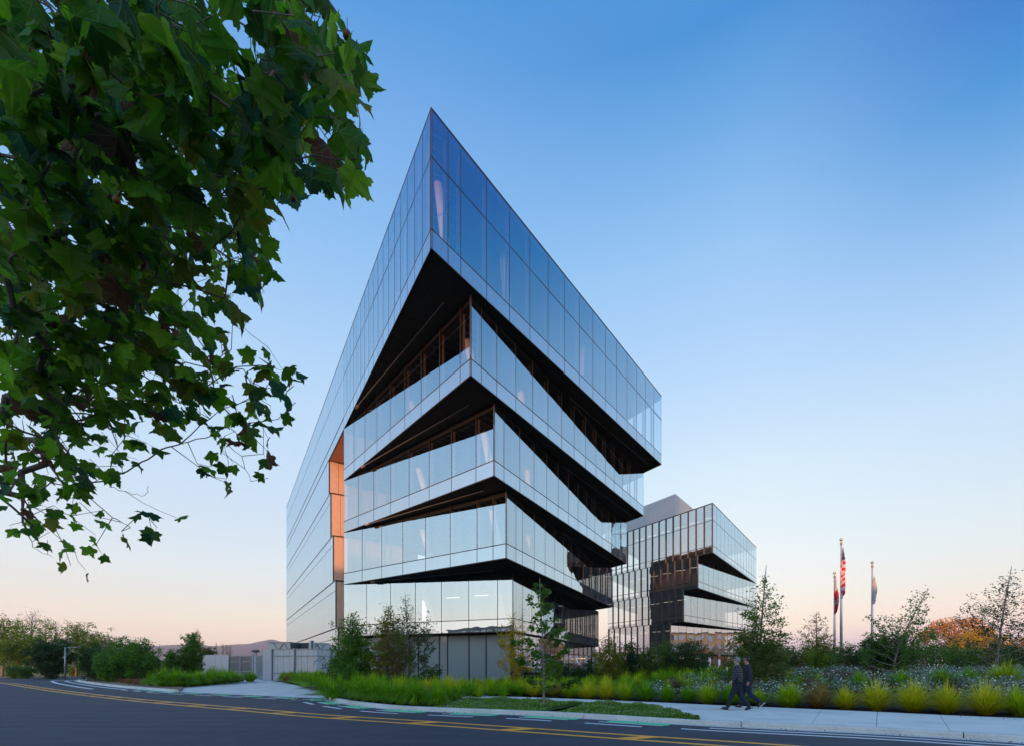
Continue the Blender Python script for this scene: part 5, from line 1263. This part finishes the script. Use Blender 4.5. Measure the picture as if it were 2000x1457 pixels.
    for j in range(N2 + 1):
        ph = math.pi * .5 * j / N2 * 1.5
        for k in range(N1):
            a = 2 * math.pi * k / N1; fx = math.cos(a); low = (1.62 - ph / (math.pi * .5)) if False else 0
            lim = .98 if fx < -.1 else max(.36, .98 - (fx + .1) * .95)
            p = ph * lim; rr = (.101 + .006 * math.sin(5 * a + 3 * j)) * hair_r
            P_.append((.018 + rr * 1.08 * math.sin(p) * fx, rr * .92 * math.sin(p) * math.sin(a), 1.668 + rr * 1.02 * math.cos(p)))
    hb_.add(P_, [(j * N1 + k, (j + 1) * N1 + k, (j + 1) * N1 + (k + 1) % N1, j * N1 + (k + 1) % N1) for j in range(N2) for k in range(N1)]); hb_.build('hair', g['hair'], root, True)
    # spectacles
    gb_ = MB(); gb_.bar((.125, .075, 1.652), (.01, .088, 1.652), .005, n=5); gb_.bar((.125, -.075, 1.652), (.01, -.088, 1.652), .005, n=5); gb_.bar((.128, -.075, 1.655), (.128, .075, 1.655), .005, n=5)
    for s_ in (1, -1): gb_.tube([(.129 - .004 * math.cos(t), s_ * .038 + .026 * math.cos(t), 1.642 + .019 * math.sin(t)) for t in np.linspace(0, 2 * math.pi, 11)], [.0035] * 11, 4)
    gb_.build('spectacles', GLS, root)
    for s_ in (1, -1):
        a, t = Vector(L[s_][2]), Vector(L[s_][3]); d = (t - a); heel = a + Vector((-.055, 0, 0)); fd = g['foot'][s_]; c, sn = math.cos(fd), math.sin(fd)
        def fp(x, y, z): return (a.x + x * c - (z) * sn, a.y + y, a.z + x * sn + z * c)
        n = [fp(-.045, 0, -.035) + (.046, .042), fp(.03, 0, -.035) + (.047, .045), fp(.11, 0, -.052) + (.044, .034), fp(.175, 0, -.062) + (.034, .022)]
        skin_obj('shoe', n, [(0, 1), (1, 2), (2, 3)], SHOE, root)
        so = MB(); out = [(-.09, .03), (-.06, .045), (.05, .045), (.13, .052), (.2, .03), (.215, 0), (.2, -.03), (.13, -.052), (.05, -.045), (-.06, -.045), (-.09, -.03)]
        bt = [fp(x, y, -.100) for x, y in out]; tp = [fp(x, y, -.078) for x, y in out]; m_ = len(out)
        so.add(bt + tp, [tuple(range(m_))[::-1], tuple(range(m_, 2 * m_))] + [(i_, (i_ + 1) % m_, m_ + (i_ + 1) % m_, m_ + i_) for i_ in range(m_)]); so.build('sole', g.get('sole', SOLE), root)
    return root
hd = math.atan2(.40, -1.0)
p1 = Vector((X(1440, 16.1), 16.1, .134)); p2 = Vector((X(1459.5, 16.75), 16.75, .134))
walker('person', 'grey haired walker in a black quilted puffer jacket, glasses and dark trousers', p1, hd, 1.0,
       dict(leg={1: ((.16, .52), (.30, .10), (.42, .06)), -1: ((-.08, .50), (-.36, .14), (-.27, .03))}, foot={1: .18, -1: -.42},
            arm={1: ((.04, 1.19), (.16, .99, .0)), -1: ((-.07, 1.17), (-.02, .93, .0))}, tro=DENIM, jac=PUF, hair=HAIRG, hair_r=1.10, bulk=1.0, sole=SHOE))
walker('person', 'black haired walker in a plain dark overshirt beside the grey haired one', p2, hd, 1.02,
       dict(leg={-1: ((.14, .52), (.20, .10), (.32, .06)), 1: ((-.06, .50), (-.40, .22), (-.34, .09))}, foot={-1: 0.0, 1: -.75},
            arm={1: ((-.06, 1.17), (-.02, .93, .0)), -1: ((.02, 1.18), (.10, .95, .0))}, tro=NAVY, jac=SHIRT, hair=HAIRB, hair_r=1.0, bulk=.97,
            skin=plain('tanned_skin', (.42, .22, .15), .5, var=.05)))

# ------------------------------------------------------------------ the plane tree overhead
def leaf_outline():
    h = [(0, 0), (.10, -.09), (.28, -.14), (.42, -.08), (.56, -.10), (.66, .0), (.60, .08), (.64, .17), (.55, .26), (.60, .34), (.72, .42), (.74, .52), (.88, .64), (.72, .65), (.66, .72), (.56, .66), (.46, .72), (.39, .66), (.33, .68), (.36, .78), (.26, .82), (.24, .93), (.12, .97), (0, 1.14)]
    return h
OUT = leaf_outline(); SP = [(0, .85), (0, .5), (0, .2)]
from mathutils.geometry import tessellate_polygon
def leaf_base(seed):
    r = random.Random(seed); V = []; Fc = []
    fold = r.uniform(.2, 1.0); curl = r.uniform(-.5, 1.3); tw = r.uniform(-.9, .9); asym = r.uniform(.88, 1.12); wv = r.uniform(.03, .09)
    for side in (1, -1):
        P = [(x * (asym if side > 0 else 2 - asym) + (r.uniform(-.025, .025) if x > .05 else 0), y + (r.uniform(-.025, .025) if x > .05 else 0)) for x, y in OUT] + SP
        tri = tessellate_polygon([[Vector((p[0], p[1], 0)) for p in P]]); b = len(V)
        for (x, y) in P:
            z = -fold * x * (.5 + .3 * abs(x)) - curl * .35 * (y - .3) ** 2 + tw * x * side * y * .5 + wv * math.sin(11 * y + 5 * x)
            V.append((x * side, y, z, x * side, y))
        for t in tri:
            t = tuple(int(i_) for i_ in t); ax, ay = P[t[0]]; bx, by = P[t[1]]; cx_, cy_ = P[t[2]]
            ccw = (bx - ax) * (cy_ - ay) - (by - ay) * (cx_ - ax) > 0
            if ccw != (side > 0): t = t[::-1]
            Fc.append(tuple(b + i_ for i_ in t))
    # petiole, a thin three sided stalk
    b = len(V)
    for (yy, zz, w_) in ((0, 0, .012), (-.22, .03, .010), (-.42, .10, .012)):
        for k in range(3):
            a = 2.09 * k; V.append((w_ * math.cos(a), yy, zz + w_ * math.sin(a), 9, 9))
    for s_ in range(2):
        for k in range(3): q = b + s_ * 3; Fc += [(q + k, q + (k + 1) % 3, q + 3 + (k + 1) % 3), (q + k, q + 3 + (k + 1) % 3, q + 3 + k)]
    V = np.array(V); return V[:, :3], V[:, 3:], np.array(Fc)
def plane_leaf_mat(name, col, under):
    t = NT(name); uv = t.new('ShaderNodeUVMap'); uv.uv_map = 'uv'; sp = t.new('ShaderNodeSeparateXYZ'); t.l.new(uv.outputs[0], sp.inputs[0])
    ax = t.math('ABSOLUTE', sp.outputs[0]); y = sp.outputs[1]; lines = [ax]
    for k_, c0 in ((.72, .02), (.0, .0), (1.15, .42)): lines.append(t.math('ABSOLUTE', t.math('SUBTRACT', t.math('SUBTRACT', y, c0), t.math('MULTIPLY', ax, k_))))
    m = lines[0]
    for l in lines[1:]: m = t.math('MINIMUM', m, l)
    vein = t.math('SUBTRACT', 1.0, t.mapr(m, .004, .022, 0, 1), clamp=True)
    n1 = t.noise(7, 4, .6, uv.outputs[0]); oi = t.new('ShaderNodeObjectInfo')
    c = t.mix(t.mapr(n1, .3, .7, 0, 1), tuple(x * .75 for x in col), tuple(x * 1.25 for x in col)); gm_ = t.new('ShaderNodeNewGeometry')
    c = t.mix(gm_.outputs['Backfacing'], c, under)
    edge = t.noise(3.0, 5, .7, uv.outputs[0]); c = t.mix(t.mapr(edge, .62, .70, 0, .85), c, (.16, .07, .03))
    c = t.mix(t.math('MULTIPLY', vein, .6), c, (.22, .28, .07))
    d = t.prin(c, .5, 0, None, .3); tr = t.new('ShaderNodeBsdfTranslucent'); t.l.new(c, tr.inputs[0]); ms = t.new('ShaderNodeMixShader'); ms.inputs[0].default_value = .5
    t.l.new(d, ms.inputs[1]); t.l.new(tr.outputs[0], ms.inputs[2]); return t.done(ms.outputs[0])
PLM = [plane_leaf_mat('plane_leaf_green', (.055, .19, .006), (.10, .26, .015)), plane_leaf_mat('plane_leaf_dark', (.03, .11, .008), (.055, .16, .018)), plane_leaf_mat('plane_leaf_bright', (.14, .40, .008), (.20, .44, .02)),
       plane_leaf_mat('plane_leaf_blue', (.02, .09, .035), (.04, .16, .08)), plane_leaf_mat('plane_leaf_olive', (.14, .19, .010), (.20, .24, .02)), plane_leaf_mat('plane_leaf_brown', (.12, .045, .025), (.15, .07, .04))]
LB = [leaf_base(50 + q) for q in range(10)]
def leaf_me(b, m):
    V, U, Fc = LB[b]; me = np_mesh('plane_leaf', V, Fc, [PLM[m]], uv=np.clip(U, -5, 5)); return me
LM = {(b, m): leaf_me(b, m) for b in range(10) for m in range(6)}
GRID = ["9999999999525999400", "9999999999626999620", "9999999998457999860", "9999999999789999983", "9999999999999999870", "9999999999999998840", "9999888899999978960", "9999999999999878850",
        "9999999999999978740", "9999999999999831530", "9999999999988500000", "9999999975677000000", "9999999995778300000", "9999999965677200000", "8888888886575000000", "9999999995343000000",
        "9999999996542000000", "9999999997675410000", "8888888888767860000", "8888888887766620000", "7777777776466300000", "7777776433376000000", "7777754001456000000", "7777750000044000000", "6666430200000000000",
        "4465203630000000000", "0046530400000000000", "0003400000000000000"]
LC = 40.0; pr_ = random.Random(77)
cand = []
for rr_, row in enumerate(GRID):
    for cc_, ch in enumerate(row[:19]):
        d = int(ch)
        if d == 0: continue
        y = rr_ * LC; up_ = y < 430; mid_ = y < 760
        n_ = {9: 3.7, 8: 2.4, 7: 1.75, 6: 1.3, 5: .95, 4: .65, 3: .42, 2: .26, 1: .14}[d] * (1.05 if up_ else 1.75 if mid_ else 2.1)
        k = int(n_) + (pr_.random() < n_ - int(n_))
        for _ in range(k):
            x_ = (cc_ + pr_.random()) * LC; y_ = (rr_ + pr_.random()) * LC; t = y_ / 1100.0
            D = (2.3 + 3.0 * t + pr_.random() ** 1.4 * (2.6 - .6 * t)) ; sz = pr_.uniform(.15, .25) * (1.0 if up_ else .97 if mid_ else .86)
            edge_ = d < 7
            if edge_: sz *= .9
            cand.append((x_, y_, D, sz))
# a wider, unseen part of the crown outside the frame keeps the tree whole
for _ in range(420):
    x_ = pr_.uniform(-900, -10); y_ = pr_.uniform(-500, 980); D = pr_.uniform(2.6, 6.0); cand.append((x_, y_, D, pr_.uniform(.14, .2)))
for _ in range(160):
    x_ = pr_.uniform(0, 620); y_ = pr_.uniform(-420, -20); D = pr_.uniform(2.4, 5.0); cand.append((x_, y_, D, pr_.uniform(.14, .2)))
pts = [Wp(x_, y_, D) for x_, y_, D, s_ in cand]; szs = [c[3] for c in cand]
trunk_base = Vector((-8.2, 5.4, 0)); fork = Vector((-7.9, 5.3, 3.1))
ptree = empty('plane_tree', trunk_base, 'big plane tree whose leafy boughs hang in from the upper left', 'tree')
# skeleton: every leaf joins the nearest node already on the tree
nodes = [tuple(fork)]; par = [-1]
def add_path(path):
    prev = min(range(len(nodes)), key=lambda k: (Vector(nodes[k]) - path[0]).length)
    for p in path:
        nodes.append(tuple(p)); par.append(prev); prev = len(nodes) - 1
limbs = [[Wp(-260, 620, 6.2), Wp(40, 500, 5.4), Wp(190, 400, 4.8), Wp(330, 300, 4.3), Wp(450, 180, 4.0), Wp(560, 100, 3.7)],
         [Wp(-200, 700, 6.4), Wp(60, 700, 5.9), Wp(200, 640, 5.4), Wp(330, 520, 5.0), Wp(430, 380, 4.6), Wp(560, 300, 4.3), Wp(640, 220, 4.1)],
         [Wp(-100, 860, 6.9), Wp(70, 860, 6.4), Wp(125, 948, 6.1), Wp(200, 940, 6.0), Wp(262, 912, 5.9), Wp(315, 878, 5.8), Wp(352, 866, 5.7), Wp(430, 800, 5.6)],
         [Wp(30, 250, 4.6), Wp(160, 180, 4.2), Wp(300, 90, 3.8), Wp(420, 30, 3.6)],
         [Wp(165, 960, 6.0), Wp(220, 1010, 5.9), Wp(255, 1030, 5.8)], [Wp(352, 866, 5.7), Wp(420, 850, 5.6), Wp(470, 890, 5.5), Wp(490, 940, 5.4)],
         [Wp(215, 950, 6.0), Wp(250, 962, 5.95), Wp(283, 968, 5.9), Wp(291, 948, 5.9)], [Wp(240, 925, 5.9), Wp(238, 905, 5.9), Wp(232, 880, 5.9)],
         [Wp(40, 920, 6.2), Wp(45, 1020, 6.1), Wp(65, 1070, 6.1), Wp(105, 1088, 6.0)]]
for lb_ in limbs:
    sm = []
    for a, b in zip(lb_, lb_[1:]):
        for q in range(4): sm.append(a.lerp(b, q / 4) + Vector([pr_.uniform(-.012, .012) for _ in range(3)]))
    sm.append(lb_[-1]); add_path(sm)
order = sorted(range(len(pts)), key=lambda k: (pts[k] - fork).length); NB_ = np.array(nodes); leaf_node = {}
nodes_np = np.zeros((9000, 3)); nodes_np[:len(nodes)] = NB_; cnt = len(nodes)
for k in order:
    p = pts[k] + Vector((pr_.uniform(-.05, .05), pr_.uniform(-.05, .05), szs[k] * .25)); d = np.linalg.norm(nodes_np[:cnt] - np.array(p), axis=1); j = int(d.argmin()); a = Vector(nodes_np[j]); L = d[j]
    m = max(1, int(L / .22)); prev = j
    for q in range(1, m + 1):
        t = q / m; pp_ = a.lerp(p, t) + Vector((pr_.uniform(-1, 1), pr_.uniform(-1, 1), pr_.uniform(-1, 1))) * (.018 if q < m else 0) + Vector((0, 0, -.05 * L * math.sin(math.pi * t)))
        nodes_np[cnt] = pp_; par.append(prev); prev = cnt; cnt += 1
    leaf_node[k] = prev
wgt = np.ones(cnt) * .2
for k in leaf_node.values(): wgt[k] += 1
for q in range(cnt - 1, 0, -1): wgt[par[q]] += wgt[q]
rad = .0015 + .0011 * wgt ** .50
bm_ = MB()
for q in range(1, cnt):
    bm_.bar(nodes_np[q], nodes_np[par[q]], float(min(rad[q], .09)), float(min(rad[par[q]], rad[q] * 1.6, .10)), n=4 if wgt[q] < 8 else 7)
me = bm_.mesh('boughs', [M['bark']]); o = attach(link('bough', me), ptree); o['kind'] = 'stuff'
b = MB(); b.tube([trunk_base - Vector((0, 0, .2)), trunk_base + Vector((.1, 0, 1.6)), fork, Vector((-7.7, 5.2, 5.2)), Vector((-7.9, 5.0, 7.4))], [.34, .28, .24, .18, .10], 12); attach(b.build('trunk', M['bark'], smooth=True), ptree)
# leaves: the 300 that show largest are parts, the others one mesh
show = sorted((k for k in range(len(pts)) if -20 < cand[k][0] < 760 and -30 < cand[k][1] < 1130), key=lambda k: -cand[k][3] / cand[k][2])[:300]; show = set(show)
JV = []; JF = []; JU = []; JM = []; off = 0
for k, p in enumerate(pts):
    yaw = pr_.uniform(0, 2 * math.pi); pitch = pr_.gauss(-.7, .65); roll = pr_.gauss(0, .8)
    Rm = Matrix.Rotation(yaw, 4, 'Z') @ Matrix.Rotation(pitch, 4, 'X') @ Matrix.Rotation(roll, 4, 'Y'); s_ = szs[k] * .80
    tipn = Vector(nodes_np[leaf_node[k]]); T = Matrix.Translation(tipn - (Rm @ Vector((0, -.42, .10, 1))).to_3d() * s_) @ Rm @ Matrix.Scale(s_, 4)
    m = pr_.choices(range(6), (36, 14, 28, 8, 11, 3))[0] if cand[k][1] > 380 else pr_.choices(range(6), (40, 28, 17, 9, 4, 2))[0]; b = pr_.randrange(10)
    if k in show:
        o = link('leaf', LM[(b, m)]); o.matrix_world = T; attach(o, ptree)
    else:
        V, U, Fc = LB[b]; Mx = np.array(T); JV.append(V @ Mx[:3, :3].T + Mx[:3, 3]); JF.append(Fc + off); JU.append(np.clip(U, -5, 5)); JM.append(np.full(len(Fc), m)); off += len(V)
o = attach(link('leaves', np_mesh('leaves', np.concatenate(JV), np.concatenate(JF), PLM, uv=np.concatenate(JU), mi=np.concatenate(JM))), ptree); o['kind'] = 'stuff'
# spiky seed balls
for (x_, y_, D) in ((561, 345, 3.6), (574, 390, 3.5), (228, 392, 3.0), (678, 70, 3.3)):
    p = Wp(x_, y_, D); b = MB(); b.sphere(p, .022 if x_ != 678 else .03, 10, 7); b.bar(p, p + Vector((0, 0, .12)), .0025, n=4); attach(b.build('seed_ball', M['leaf_rust'], smooth=True), ptree)
